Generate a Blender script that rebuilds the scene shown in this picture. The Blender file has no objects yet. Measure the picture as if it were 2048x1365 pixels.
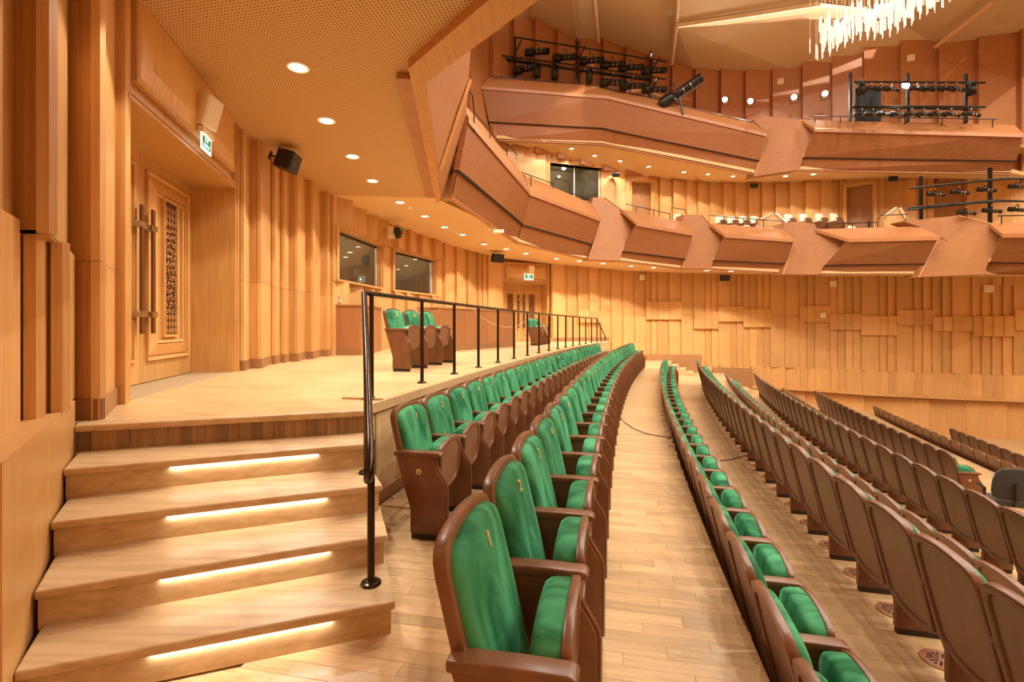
import bpy, bmesh, math, random
from math import sin, cos, tan, pi, radians, atan2, hypot, sqrt
from mathutils import Vector, Matrix
random.seed(7)
SC = bpy.context.scene
COL = SC.collection

# ------------------------------------------------------------------ camera, world, light
F = 985.0; CX = 1024.0; VH = 652.0; EYE = 1.55
cd = bpy.data.cameras.new('camera'); cam = bpy.data.objects.new('camera', cd); COL.objects.link(cam)
cd.sensor_width = 36.0; cd.lens = 36.0 * F / 2048.0
cd.shift_y = (VH - 682.5) / 2048.0
cd.clip_start = 0.05; cd.clip_end = 200
cam.location = (0, 0, EYE); cam.rotation_euler = (pi/2, 0, 0)
SC.camera = cam
wd = bpy.data.worlds.new('world'); SC.world = wd; wd.use_nodes = True
wd.node_tree.nodes['Background'].inputs[0].default_value = (1.0, 0.80, 0.55, 1)
wd.node_tree.nodes['Background'].inputs[1].default_value = 0.35
vs = SC.view_settings
vs.view_transform = 'Standard'; vs.look = 'None'; vs.gamma = 1.0; vs.use_curve_mapping = False
vs.exposure = 0.2
WARM = (1.0, 0.94, 0.81)
E_SOFFIT = 165.0; E_SOFFIT2 = 115.0; E_HOUSE_ADDED = 1750.0; E_FLOOD = 180.0

# ------------------------------------------------------------------ helpers
def V(u, v, Y):
    """point in the hall seen in direction (u, v) at depth Y"""
    return Vector(((u - CX) / F * Y, Y, EYE + (VH - v) / F * Y))
def GZ(u, v, z):
    Y = (EYE - z) * F / (v - VH)
    return Vector(((u - CX) / F * Y, Y, z))

def srgb(r, g, b):
    f = lambda c: ((c/255) / 12.92) if c/255 <= .04045 else (((c/255) + .055) / 1.055) ** 2.4
    return (f(r), f(g), f(b), 1)

MATS = {}
def nodes(name):
    m = bpy.data.materials.new(name); m.use_nodes = True
    nt = m.node_tree; b = nt.nodes['Principled BSDF']
    MATS[name] = m
    return m, nt, b
def setp(b, **k):
    for a, v in k.items():
        n = {'rough': 'Roughness', 'metal': 'Metallic', 'spec': 'Specular IOR Level', 'sheen': 'Sheen Weight',
             'sheenr': 'Sheen Roughness', 'coat': 'Coat Weight', 'coatr': 'Coat Roughness', 'trans': 'Transmission Weight', 'ior': 'IOR', 'alpha': 'Alpha'}[a]
        b.inputs[n].default_value = v
def plain(name, col, rough=.5, **k):
    m, nt, b = nodes(name)
    b.inputs['Base Color'].default_value = col; setp(b, rough=rough, **k)
    return m
def emit(name, col, strength):
    m, nt, b = nodes(name)
    b.inputs['Base Color'].default_value = col
    b.inputs['Emission Color'].default_value = col; b.inputs['Emission Strength'].default_value = strength
    return m
def wood(name, c1, c2, scale=(45, 45, 1.2), rough=.42, vary=.12, bump=.04, ridges=None, coat=0, knots=True):
    """streaky wood: noise stretched along the grain, tint differing from piece to piece"""
    m, nt, b = nodes(name); N = nt.nodes; L = nt.links
    tc = N.new('ShaderNodeTexCoord'); mp = N.new('ShaderNodeMapping'); mp.inputs['Scale'].default_value = scale
    oi = N.new('ShaderNodeObjectInfo')
    add = N.new('ShaderNodeVectorMath'); add.operation = 'ADD'
    sc = N.new('ShaderNodeVectorMath'); sc.operation = 'SCALE'; sc.inputs[3].default_value = 13.0
    comb = N.new('ShaderNodeCombineXYZ')
    for i in range(3): L.new(oi.outputs['Random'], comb.inputs[i])
    L.new(comb.outputs[0], sc.inputs[0]); L.new(tc.outputs['Object'], add.inputs[0]); L.new(sc.outputs[0], add.inputs[1])
    L.new(add.outputs[0], mp.inputs[0])
    ns = N.new('ShaderNodeTexNoise'); ns.inputs['Scale'].default_value = 1; ns.inputs['Detail'].default_value = 5; ns.inputs['Roughness'].default_value = .6
    L.new(mp.outputs[0], ns.inputs[0])
    cr = N.new('ShaderNodeValToRGB'); cr.color_ramp.elements[0].position = .3; cr.color_ramp.elements[1].position = .7
    cr.color_ramp.elements[0].color = c1; cr.color_ramp.elements[1].color = c2
    L.new(ns.outputs[0], cr.inputs[0])
    hsv = N.new('ShaderNodeHueSaturation')
    mr = N.new('ShaderNodeMapRange'); mr.inputs[3].default_value = 1 - vary; mr.inputs[4].default_value = 1 + vary
    L.new(oi.outputs['Random'], mr.inputs[0]); L.new(mr.outputs[0], hsv.inputs['Value'])
    L.new(cr.outputs[0], hsv.inputs['Color'])
    L.new(hsv.outputs[0], b.inputs['Base Color'])
    bp = N.new('ShaderNodeBump'); bp.inputs['Strength'].default_value = bump; bp.inputs['Distance'].default_value = .01
    L.new(ns.outputs[0], bp.inputs['Height'])
    if ridges:
        axis, freq, dep = ridges
        w = N.new('ShaderNodeTexWave'); w.wave_type = 'BANDS'; w.bands_direction = axis; w.inputs['Scale'].default_value = freq
        L.new(tc.outputs['Object'], w.inputs[0])
        b2 = N.new('ShaderNodeBump'); b2.inputs['Strength'].default_value = dep; b2.inputs['Distance'].default_value = .012
        L.new(w.outputs['Fac'], b2.inputs['Height']); L.new(bp.outputs[0], b2.inputs['Normal']); L.new(b2.outputs[0], b.inputs['Normal'])
        # grooves between the ribs are coloured darker
        mx = N.new('ShaderNodeMix'); mx.data_type = 'RGBA'; mx.blend_type = 'MULTIPLY'
        mx.inputs['Factor'].default_value = .55
        r2 = N.new('ShaderNodeValToRGB'); r2.color_ramp.elements[0].position = .1; r2.color_ramp.elements[1].position = .45
        r2.color_ramp.elements[0].color = (.45, .36, .3, 1); r2.color_ramp.elements[1].color = (1, 1, 1, 1)
        L.new(w.outputs['Fac'], r2.inputs[0]); L.new(hsv.outputs[0], mx.inputs[6]); L.new(r2.outputs[0], mx.inputs[7])
        L.new(mx.outputs[2], b.inputs['Base Color'])
    else:
        L.new(bp.outputs[0], b.inputs['Normal'])
    setp(b, rough=rough, coat=coat, coatr=.25)
    return m

WALLC = (srgb(192, 141, 84), srgb(215, 166, 105))
wood('wall_wood', *WALLC)
wood('wall_wood_ribbed', *WALLC, ridges=('X', 18, .25))
wood('door_wood', srgb(190, 138, 78), srgb(214, 164, 100), scale=(30, 30, 1.5), rough=.35)
wood('baseboard_wood', srgb(150, 106, 66), srgb(166, 120, 78), scale=(4, 4, 30))
wood('balcony_wood', srgb(156, 98, 58), srgb(172, 112, 68), scale=(3, 3, 50), ridges=('Z', 9.0, .35), vary=.05)
wood('balcony_cap', srgb(166, 108, 66), srgb(180, 122, 76), scale=(3, 3, 40), vary=.04)
wood('balcony_wood_lit', srgb(176, 118, 72), srgb(190, 132, 84), scale=(3, 3, 50), ridges=('Z', 9.0, .25), vary=.04)  # balcony wood made paler: stronger light on the returns put into the colour
wood('edge_wood', srgb(184, 128, 70), srgb(204, 148, 86), scale=(20, 4, 20), vary=.04)
wood('pale_edge', srgb(208, 158, 110), srgb(220, 172, 126))
wood('step_wood', srgb(178, 146, 106), srgb(208, 176, 134), scale=(1.6, 26, 26), rough=.4, vary=.05)
wood('riser_strip_wood', srgb(128, 96, 62), srgb(158, 122, 82), scale=(26, 26, 2), vary=.32)
wood('plank_wood', srgb(186, 152, 110), srgb(212, 178, 134), scale=(3, 45, 45), rough=.3, vary=.16)
wood('chair_wood', srgb(98, 62, 38), srgb(120, 78, 50), scale=(14, 14, 3), rough=.36, vary=.06, coat=.12)
wood('chair_panel', srgb(102, 62, 36), srgb(124, 78, 47), scale=(10, 10, 6), rough=.38, vary=.06, coat=.08)
wood('chair_back', srgb(112, 74, 48), srgb(128, 88, 58), scale=(9, 9, 3), rough=.35, vary=.05, coat=.1)
wood('booth_wood', srgb(160, 108, 66), srgb(178, 124, 80), ridges=('X', 14, .2))
wood('carved_wood', srgb(150, 98, 48), srgb(176, 122, 66), rough=.4)
plain('carving_ground', srgb(84, 48, 22), .8)
plain('handle_wood', srgb(92, 50, 26), .35)
plain('stone_sill', srgb(170, 146, 112), .6)
plain('black_metal', srgb(30, 24, 20), .35, metal=.3)
plain('dark_bronze', srgb(58, 42, 30), .22, metal=.7)
plain('black_plastic', srgb(30, 27, 25), .45)
plain('black_cloth', srgb(46, 42, 38), .9, sheen=.3)
plain('dark_plinth', srgb(40, 30, 24), .6)
plain('white_plastic', srgb(226, 206, 176), .45)
plain('white_paint', srgb(240, 232, 215), .5)
plain('ivory_fabric', srgb(238, 226, 200), .8, sheen=.3)
plain('gold', srgb(244, 214, 130), .35, metal=.25)
plain('brass', srgb(150, 112, 66), .3, metal=.9)
plain('chrome', srgb(180, 170, 155), .15, metal=1)
plain('copper_grille', srgb(150, 98, 64), .5, metal=.1)
plain('dark_hole', srgb(22, 14, 10), .9)
plain('shadow_gap', srgb(48, 30, 18), .9)
plain('green_sign', srgb(0, 150, 100), .5)
plain('red_gel', srgb(200, 30, 20), .3)
plain('cable', srgb(60, 46, 34), .6)
plain('pale_cable', srgb(200, 180, 150), .6)
plain('ceiling_panel', srgb(204, 176, 140), .55)
plain('soffit_plain', srgb(222, 184, 132), .7)
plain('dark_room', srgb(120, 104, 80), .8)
plain('curtain', srgb(40, 42, 46), .9)
emit('lamp_glow', (1.0, .87, .64, 1), 60.0)
emit('flood_glow', (1.0, .88, .66, 1), 220.0)
emit('sign_white', (.92, 1.0, .95, 1), .75)
emit('strip_glow', (1.0, .9, .7, 1), 2.2)
emit('led_green', (.1, 1, .2, 1), 2.0)

def velvet():
    m, nt, b = nodes('green_velvet'); N = nt.nodes; L = nt.links
    tc = N.new('ShaderNodeTexCoord'); mp = N.new('ShaderNodeMapping'); mp.inputs['Scale'].default_value = (3, 6, 2.2)
    oi = N.new('ShaderNodeObjectInfo'); add = N.new('ShaderNodeVectorMath'); add.operation = 'ADD'
    sc = N.new('ShaderNodeVectorMath'); sc.operation = 'SCALE'; sc.inputs[3].default_value = 31
    cb = N.new('ShaderNodeCombineXYZ'); L.new(oi.outputs['Random'], cb.inputs[0]); L.new(oi.outputs['Random'], cb.inputs[2])
    L.new(cb.outputs[0], sc.inputs[0]); L.new(tc.outputs['Object'], mp.inputs[0]); L.new(mp.outputs[0], add.inputs[0]); L.new(sc.outputs[0], add.inputs[1])
    ns = N.new('ShaderNodeTexNoise'); ns.inputs['Scale'].default_value = 1; ns.inputs['Detail'].default_value = 3; ns.inputs['Distortion'].default_value = 1.2
    L.new(add.outputs[0], ns.inputs[0])
    cr = N.new('ShaderNodeValToRGB'); e = cr.color_ramp.elements
    e[0].position = .38; e[0].color = srgb(6, 84, 46); e[1].position = .64; e[1].color = srgb(70, 150, 104)  # paler noise patches put highlights of the nap into the colour
    L.new(ns.outputs[0], cr.inputs[0]); L.new(cr.outputs[0], b.inputs['Base Color'])
    setp(b, rough=.75, sheen=.55, sheenr=.35, spec=.25)
    b.inputs['Sheen Tint'].default_value = srgb(120, 220, 170)
velvet()

def planks(name, c1, c2, rot=0.0, row=.09, length=.8):
    """strip parquet too far away or too fine to build strip by strip"""
    m, nt, b = nodes(name); N = nt.nodes; L = nt.links
    tc = N.new('ShaderNodeTexCoord'); mp = N.new('ShaderNodeMapping'); mp.inputs['Rotation'].default_value = (0, 0, rot)
    L.new(tc.outputs['Object'], mp.inputs[0])
    br = N.new('ShaderNodeTexBrick'); br.inputs['Scale'].default_value = 1; br.inputs['Brick Width'].default_value = length; br.inputs['Row Height'].default_value = row
    br.inputs['Mortar Size'].default_value = .0012; br.inputs['Mortar Smooth'].default_value = .3; br.inputs['Bias'].default_value = 0
    br.inputs['Color1'].default_value = c1; br.inputs['Color2'].default_value = c2; br.inputs['Mortar'].default_value = srgb(150, 108, 66)
    br.offset = .37
    L.new(mp.outputs[0], br.inputs[0])
    m2 = N.new('ShaderNodeMapping'); m2.inputs['Scale'].default_value = (2, 30, 30); L.new(mp.outputs[0], m2.inputs[0])
    ns = N.new('ShaderNodeTexNoise'); ns.inputs['Scale'].default_value = 1; ns.inputs['Detail'].default_value = 4; L.new(m2.outputs[0], ns.inputs[0])
    mx = N.new('ShaderNodeMix'); mx.data_type = 'RGBA'; mx.blend_type = 'MULTIPLY'; mx.inputs['Factor'].default_value = .5
    cr = N.new('ShaderNodeValToRGB'); cr.color_ramp.elements[0].position = .35; cr.color_ramp.elements[1].position = .65
    cr.color_ramp.elements[0].color = (.72, .66, .58, 1); cr.color_ramp.elements[1].color = (1, 1, 1, 1)
    L.new(ns.outputs[0], cr.inputs[0]); L.new(br.outputs[0], mx.inputs[6]); L.new(cr.outputs[0], mx.inputs[7])
    L.new(mx.outputs[2], b.inputs['Base Color']); setp(b, rough=.32)
planks('parquet', srgb(190, 156, 114), srgb(212, 178, 134), rot=.22)
planks('parquet_platform', srgb(206, 172, 124), srgb(222, 190, 142), rot=.15, row=.07, length=.6)
planks('riser_strips', srgb(150, 108, 68), srgb(176, 130, 84), rot=.32, row=.4, length=.07)

def perforated():
    m, nt, b = nodes('perforated_soffit'); N = nt.nodes; L = nt.links
    tc = N.new('ShaderNodeTexCoord'); mp = N.new('ShaderNodeMapping'); mp.inputs['Rotation'].default_value = (0, 0, .2)
    L.new(tc.outputs['Object'], mp.inputs[0])
    sp = N.new('ShaderNodeSeparateXYZ'); L.new(mp.outputs[0], sp.inputs[0])
    prev = None
    fr = []
    for ax, k in ((0, 26.0), (1, 26.0)):
        mu = N.new('ShaderNodeMath'); mu.operation = 'MULTIPLY'; mu.inputs[1].default_value = k; L.new(sp.outputs[ax], mu.inputs[0])
        f = N.new('ShaderNodeMath'); f.operation = 'FRACT'; L.new(mu.outputs[0], f.inputs[0])
        s = N.new('ShaderNodeMath'); s.operation = 'SUBTRACT'; s.inputs[1].default_value = .5; L.new(f.outputs[0], s.inputs[0])
        fr.append(s)
    h = N.new('ShaderNodeCombineXYZ'); L.new(fr[0].outputs[0], h.inputs[0]); L.new(fr[1].outputs[0], h.inputs[1])
    ln = N.new('ShaderNodeVectorMath'); ln.operation = 'LENGTH'; L.new(h.outputs[0], ln.inputs[0])
    lt = N.new('ShaderNodeMath'); lt.operation = 'LESS_THAN'; lt.inputs[1].default_value = .27; L.new(ln.outputs['Value'], lt.inputs[0])
    mx = N.new('ShaderNodeMix'); mx.data_type = 'RGBA'; L.new(lt.outputs[0], mx.inputs[0])
    mx.inputs[6].default_value = srgb(206, 164, 108); mx.inputs[7].default_value = srgb(124, 84, 44)
    L.new(mx.outputs[2], b.inputs['Base Color']); setp(b, rough=.6)
perforated()
def glassy():
    m, nt, b = nodes('window_glass')
    setp(b, rough=.02, trans=1.0, ior=1.45, alpha=1)
    b.inputs['Base Color'].default_value = (.85, .88, .82, 1)
    m, nt, b = nodes('crystal')
    b.inputs['Base Color'].default_value = (1, .97, .92, 1); setp(b, rough=.08, trans=.8, ior=1.45)
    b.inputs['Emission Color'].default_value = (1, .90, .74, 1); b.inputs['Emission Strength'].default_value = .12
    m, nt, b = nodes('bottle_plastic')
    b.inputs['Base Color'].default_value = (.95, .97, .97, 1); setp(b, rough=.08, trans=.8, ior=1.35)
glassy()

class MB:
    """collects shapes in world (or local) coordinates; build() links them as one mesh object"""
    def __init__(s): s.v = []; s.f = []
    def poly(s, pts, faces):
        o = len(s.v); s.v += [tuple(p) for p in pts]; s.f += [tuple(i + o for i in f) for f in faces]; return s
    def box(s, x0, y0, z0, x1, y1, z1):
        p = [(x0,y0,z0),(x1,y0,z0),(x1,y1,z0),(x0,y1,z0),(x0,y0,z1),(x1,y0,z1),(x1,y1,z1),(x0,y1,z1)]
        return s.poly(p, [(3,2,1,0),(4,5,6,7),(0,1,5,4),(1,2,6,5),(2,3,7,6),(3,0,4,7)])
    def hexa(s, a, b):
        """two matching polygons joined into a solid"""
        n = len(a)
        fs = [tuple(range(n))[::-1], tuple(range(n, 2*n))] + [(i, (i+1) % n, n+(i+1) % n, n+i) for i in range(n)]
        return s.poly(list(a) + list(b), fs)
    def prism(s, plan, z0, z1):
        return s.hexa([(p[0], p[1], z0) for p in plan], [(p[0], p[1], z1) for p in plan])
    def slab(s, quad, t):
        """planar polygon given a thickness t along a vector"""
        t = Vector(t); return s.hexa([Vector(q) + t for q in quad], [Vector(q) for q in quad])
    def tube(s, pts, r, n=8, cap=True):
        pts = [Vector(p) for p in pts]; o = len(s.v); m = len(pts)
        rr = r if isinstance(r, (list, tuple)) else [r] * m
        prev = None
        for i, p in enumerate(pts):
            t = (pts[min(i+1, m-1)] - pts[max(i-1, 0)]).normalized()
            a = prev if prev is not None else (Vector((0, 0, 1)) if abs(t.z) < .9 else Vector((1, 0, 0)))
            a = (a - t * a.dot(t)).normalized(); b = t.cross(a); prev = a
            for k in range(n):
                an = 2*pi*k/n; q = p + (a*cos(an) + b*sin(an)) * rr[i]; s.v.append(tuple(q))
        for i in range(m-1):
            for k in range(n):
                s.f.append((o+i*n+k, o+i*n+(k+1) % n, o+(i+1)*n+(k+1) % n, o+(i+1)*n+k))
        if cap:
            s.f.append(tuple(o+k for k in range(n))[::-1]); s.f.append(tuple(o+(m-1)*n+k for k in range(n)))
        return s
    def lathe(s, c, prof, n=16, axis=(0, 0, 1)):
        """profile of (radius, height) turned around an axis through c"""
        c = Vector(c); ax = Vector(axis).normalized()
        a = Vector((1, 0, 0)) if abs(ax.x) < .9 else Vector((0, 1, 0)); a = (a - ax*a.dot(ax)).normalized(); b = ax.cross(a)
        o = len(s.v); m = len(prof)
        for r, h in prof:
            for k in range(n):
                an = 2*pi*k/n; s.v.append(tuple(c + ax*h + (a*cos(an) + b*sin(an))*max(r, 1e-4)))
        for i in range(m-1):
            for k in range(n):
                s.f.append((o+i*n+k, o+i*n+(k+1) % n, o+(i+1)*n+(k+1) % n, o+(i+1)*n+k))
        s.f.append(tuple(o+k for k in range(n))[::-1]); s.f.append(tuple(o+(m-1)*n+k for k in range(n)))
        return s
    def mesh(s, name, off=(0, 0, 0), smooth=False, bevel=0, seg=2):
        me = bpy.data.meshes.new(name)
        me.from_pydata([(x-off[0], y-off[1], z-off[2]) for x, y, z in s.v], [], s.f)
        bm = bmesh.new(); bm.from_mesh(me)
        bmesh.ops.recalc_face_normals(bm, faces=bm.faces)
        if bevel:
            es = [e for e in bm.edges if len(e.link_faces) == 2 and e.calc_face_angle(0) > .6]
            try: bmesh.ops.bevel(bm, geom=es, offset=bevel, segments=seg, affect='EDGES', profile=.5, clamp_overlap=True)
            except Exception: pass
        bm.to_mesh(me); bm.free()
        if smooth:
            for p in me.polygons: p.use_smooth = True
            try: me.set_sharp_from_angle(angle=radians(smooth if smooth is not True else 40))
            except Exception: pass
        return me
    def build(s, name, mat, parent=None, **k):
        off = tuple(parent_world(parent)) if parent is not None else (0, 0, 0)
        me = s.mesh(name, off, **k); me.materials.append(MATS[mat])
        return link(name, me, parent)
def parent_world(p):
    w = Vector((0, 0, 0))
    while p is not None: w += p.location; p = p.parent
    return w
def link(name, me, parent=None):
    o = bpy.data.objects.new(name, me); COL.objects.link(o)
    if parent is not None: o.parent = parent
    return o
def tag(o, label=None, cat=None, group=None, kind=None):
    if label: o['label'] = label
    if cat: o['category'] = cat
    if group: o['group'] = group
    if kind: o['kind'] = kind
    return o
def thing(name, label, cat, loc=(0, 0, 0), rotz=0, group=None):
    o = bpy.data.objects.new(name, None); COL.objects.link(o); o.empty_display_size = .1
    o.location = loc; o.rotation_euler = (0, 0, rotz)
    return tag(o, label, cat, group)
def base(name, loc=(0, 0, 0)):
    o = bpy.data.objects.new(name, None); COL.objects.link(o); o.empty_display_size = .1; o.location = loc
    o['kind'] = 'structure'; return o
def copy_tree(o, parent=None):
    c = o.copy(); COL.objects.link(c); c.parent = parent
    for ch in CH.get(o.name, []): copy_tree(ch, c)
    return c
CH = {}
def freeze(o):
    CH[o.name] = list(o.children)
    for c in o.children: freeze(c)
def text_mesh(body, size, depth=.002):
    cu = bpy.data.curves.new('text', 'FONT'); cu.body = body; cu.size = size; cu.extrude = depth; cu.align_x = 'CENTER'; cu.align_y = 'CENTER'
    cu.resolution_u = 3
    t = bpy.data.objects.new('text', cu); COL.objects.link(t)
    dg = bpy.context.evaluated_depsgraph_get(); me = bpy.data.meshes.new_from_object(t.evaluated_get(dg))
    bpy.data.objects.remove(t); bpy.data.curves.remove(cu)
    return me
def lampdata(name, kind, energy, size=.1, spot=None, blend=.2, col=WARM):
    l = bpy.data.lights.new(name, kind); l.energy = energy; l.color = col
    if kind in ('POINT', 'SPOT'): l.shadow_soft_size = size
    if kind == 'SPOT': l.spot_size = radians(spot); l.spot_blend = blend
    if kind == 'AREA': l.size = size
    return l

# ------------------------------------------------------------------ plan of the hall
ZP = .88; Z0 = 0.0; Z1 = -.55; Z2 = -1.20; Z3 = -1.75; Z4 = -2.35; Z5 = -2.55
TH0 = .20; KAP = .0085
def _curve():
    pts = []; x, y = .267, 1.578; ds = .05
    xb, yb = x, y; s = 0.0; back = []
    while s > -6:
        th = TH0 + KAP*s; xb -= sin(th)*ds; yb -= cos(th)*ds; s -= ds; back.append((s, xb, yb))
    pts = back[::-1] + [(0.0, x, y)]; s = 0.0
    while s < 30:
        th = TH0 + KAP*s; x += sin(th)*ds; y += cos(th)*ds; s += ds; pts.append((s, x, y))
    return pts
_RC = _curve()
def RC(s, d=0.0):
    """station s along the seat rows, d metres towards the stage from the first row"""
    i = max(0, min(len(_RC)-2, int((s+6)/.05))); a = _RC[i]; b = _RC[i+1]
    t = (s - a[0])/(b[0]-a[0]); th = TH0 + KAP*s
    return (a[1]+(b[1]-a[1])*t + d*cos(th), a[2]+(b[2]-a[2])*t - d*sin(th))
def TH(s): return TH0 + KAP*s

# wall line of the far side: direction u -> depth, and the height of the first soffit on it
WT = [(640,10.6),(665,11.0),(699,12),(726,12.9),(752,13.5),(776,14.2),(809,15),(834,15.8),(860,16.5),(884,17.3),(908,18),(931,18.7),(953,19.3),(973,19.7),(1008,20.4),(1103,21),(1150,21.4),(1198,21.7),(1246,22),(1290,22.25),(1384,22.3),(1467,21.9),(1540,21.4),(1640,20.5),(1738,19.4),(1900,18.4),(2048,17.7),(2250,16.8),(2700,14.5)]
ST = [(640,2.93),(931,2.9),(1008,2.8),(1103,2.65),(1150,2.6),(1198,2.52),(1246,2.47),(1290,2.43),(1384,2.38),(1467,2.3),(1540,2.25),(1640,2.12),(1738,2.0),(1900,1.82),(2048,1.8),(2700,1.7)]
def itp(T, u):
    if u <= T[0][0]: return T[0][1]
    for a, b in zip(T, T[1:]):
        if u <= b[0]: return a[1] + (b[1]-a[1])*(u-a[0])/(b[0]-a[0])
    return T[-1][1]
def wp(u, off=0.0):
    Y = itp(WT, u); X = (u-CX)/F*Y
    if off:
        Ya, Yb = itp(WT, u-6), itp(WT, u+6)
        t = Vector(((u+6-CX)/F*Yb-(u-6-CX)/F*Ya, Yb-Ya)).normalized(); n = Vector((t.y, -t.x))
        X += n.x*off; Y += n.y*off
    return (X, Y)
def wz(u, v): return EYE + (VH-v)/F*itp(WT, u)

_O = 'zeroth first second third fourth fifth sixth seventh eighth ninth tenth eleventh twelfth thirteenth fourteenth fifteenth sixteenth seventeenth eighteenth nineteenth'.split()
_C = 'zero one two three four five six seven eight nine ten eleven twelve thirteen fourteen fifteen sixteen seventeen eighteen nineteen'.split()
def card(n):
    if n < 20: return _C[n]
    t, r = divmod(n, 10); w = {2: 'twenty', 3: 'thirty'}[t]
    return w if r == 0 else w + '-' + _C[r]
def ordw(n):
    """counting word for a label"""
    if n < 20: return _O[n]
    t, r = divmod(n, 10); w = {2: 'twenty', 3: 'thirty'}[t]
    return {2: 'twentieth', 3: 'thirtieth'}[t] if r == 0 else w + '-' + _O[r]

# ------------------------------------------------------------------ floors and terraces
def srange(a, b, n): return [a + (b-a)*i/n for i in range(n+1)]
def terrace(name, d0, d1, z, s0=-5.0, s1=24.0, zb=-3.2, mat='parquet'):
    ss = srange(s0, s1, 28); A = [RC(s, d0) for s in ss]; B = [RC(s, d1) for s in ss]; n = len(ss)
    v = [(x, y, z) for x, y in A] + [(x, y, z) for x, y in B] + [(x, y, zb) for x, y in A] + [(x, y, zb) for x, y in B]
    f = []
    for i in range(n-1):
        f += [(i, i+1, n+i+1, n+i), (2*n+i, 3*n+i, 3*n+i+1, 2*n+i+1), (i, 2*n+i, 2*n+i+1, i+1), (n+i, n+i+1, 3*n+i+1, 3*n+i)]
    f += [(0, n, 3*n, 2*n), (n-1, 3*n-1, 4*n-1, 2*n-1)]
    o = MB().poly(v, f).build(name, mat); o['kind'] = 'structure'; return o
EDGE = [.73, 2.87, 4.92, 7.9, 9.15]
floor = terrace('floor', -6.5, EDGE[0], Z0-.012, s1=23)
terrace('floor', EDGE[0], EDGE[1], Z1)
terrace('floor', EDGE[1], EDGE[2], Z2)
terrace('floor', EDGE[2], EDGE[3], Z3)
terrace('floor', EDGE[3], EDGE[4], Z4)
terrace('floor', EDGE[4], 20.0, Z5)
# single oak strips where they can be told apart
cnt = 0
pm = None
PLANKM = []
for L_ in (.78, .62, .9):
    mb = MB().box(0, 0, 0, L_-.001, .0892, .012); PLANKM.append((L_, mb.mesh('plank', bevel=.0008, seg=1)))
for _, m_ in PLANKM: m_.materials.append(MATS['plank_wood'])
s = .25; r = 0
while s < 8.0 and cnt < 296:
    th = TH(s); d = -1.9 + (.31*(r*7 % 5))/3 - .3
    dlo = -1.92 if s > 2.3 else -1.6
    while d < EDGE[0] - .02:
        i = (r*3 + cnt) % 3; L_, me = PLANKM[i]
        a = max(d, dlo); b = min(d + L_, EDGE[0]-.004)
        hid = s > 2.6 and b < -.55 and s > 4.2       # wholly under the seats of the two rows
        if b - a > .08 and not hid:
            x, y = RC(s, a)
            o = link('plank', me, floor); o.location = (x, y, Z0-.012); o.rotation_euler = (0, 0, -th)
            if abs((b-a) - L_) > .01: o.scale = ((b-a)/L_, 1, 1)
            cnt += 1
        d += L_
    s += .0895; r += 1

# platform behind the rows
LW = [(-2.60, 2.30), (-2.35, 2.30)]
KL = [(-1.976, 1.95), (-2.153, 2.218), (-2.40, 2.56), (-2.645, 2.90), (-2.92, 3.283)]
KR = [(-.581, 2.456), (-.711, 2.823), (-.832, 3.166), (-1.019, 3.546), (-1.138, 3.88)]
DPE = -1.97; DPF = -1.78
def pe(s): return RC(s, DPE + (DPF-DPE)*max(0, (s-6)/12))
edge = [pe(s) for s in srange(2.1, 18.2, 16)]
plan = [(KL[4][0]-.025, KL[4][1]+.076), (KR[4][0]-.025, KR[4][1]+.076)] + edge + [wp(1225, -.1)] + [wp(u, -.3) for u in (1103, 1008, 931, 860, 776, 699, 665)] + [(-4.9, 10.2), (-4.95, 6.9), (-4.3, 4.3), (-3.5, 3.7)]
pl = MB().prism(plan, -.02, ZP).build('floor', 'parquet_platform'); pl['kind'] = 'structure'
# dark riser below the platform edge, with its own board at the foot and nosing on top
mb = MB()
for a, b in zip(edge, edge[1:]):
    t = Vector((b[0]-a[0], b[1]-a[1])).normalized(); n = Vector((t.y, -t.x))
    q = lambda p, o: (p[0]+n.x*o, p[1]+n.y*o)
    mb.prism([q(a, 0), q(b, 0), q(b, .03), q(a, .03)], ZP-.07, ZP+.012)
o = mb.build('trim_1', 'step_wood'); o['kind'] = 'structure'
mb = MB()
for a, b in zip(edge, edge[1:]):
    t = Vector((b[0]-a[0], b[1]-a[1])).normalized(); n = Vector((t.y, -t.x)); q = lambda p, o: (p[0]+n.x*o, p[1]+n.y*o)
    mb.prism([q(a, 0), q(b, 0), q(b, .02), q(a, .02)], 0, .11)
o = mb.build('baseboard_platform', 'baseboard_wood'); o['kind'] = 'structure'
# raised border board along the platform edge
mb = MB(); ss = srange(2.45, 18.2, 16)
for a, b in zip(ss, ss[1:]):
    mb.prism([RC(a, DPE-.42), RC(b, DPE-.42+.19*max(0, (b-6)/12)), pe(b), pe(a)], ZP, ZP+.018)
o = mb.build('trim_2', 'parquet_platform'); o['kind'] = 'structure'

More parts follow.
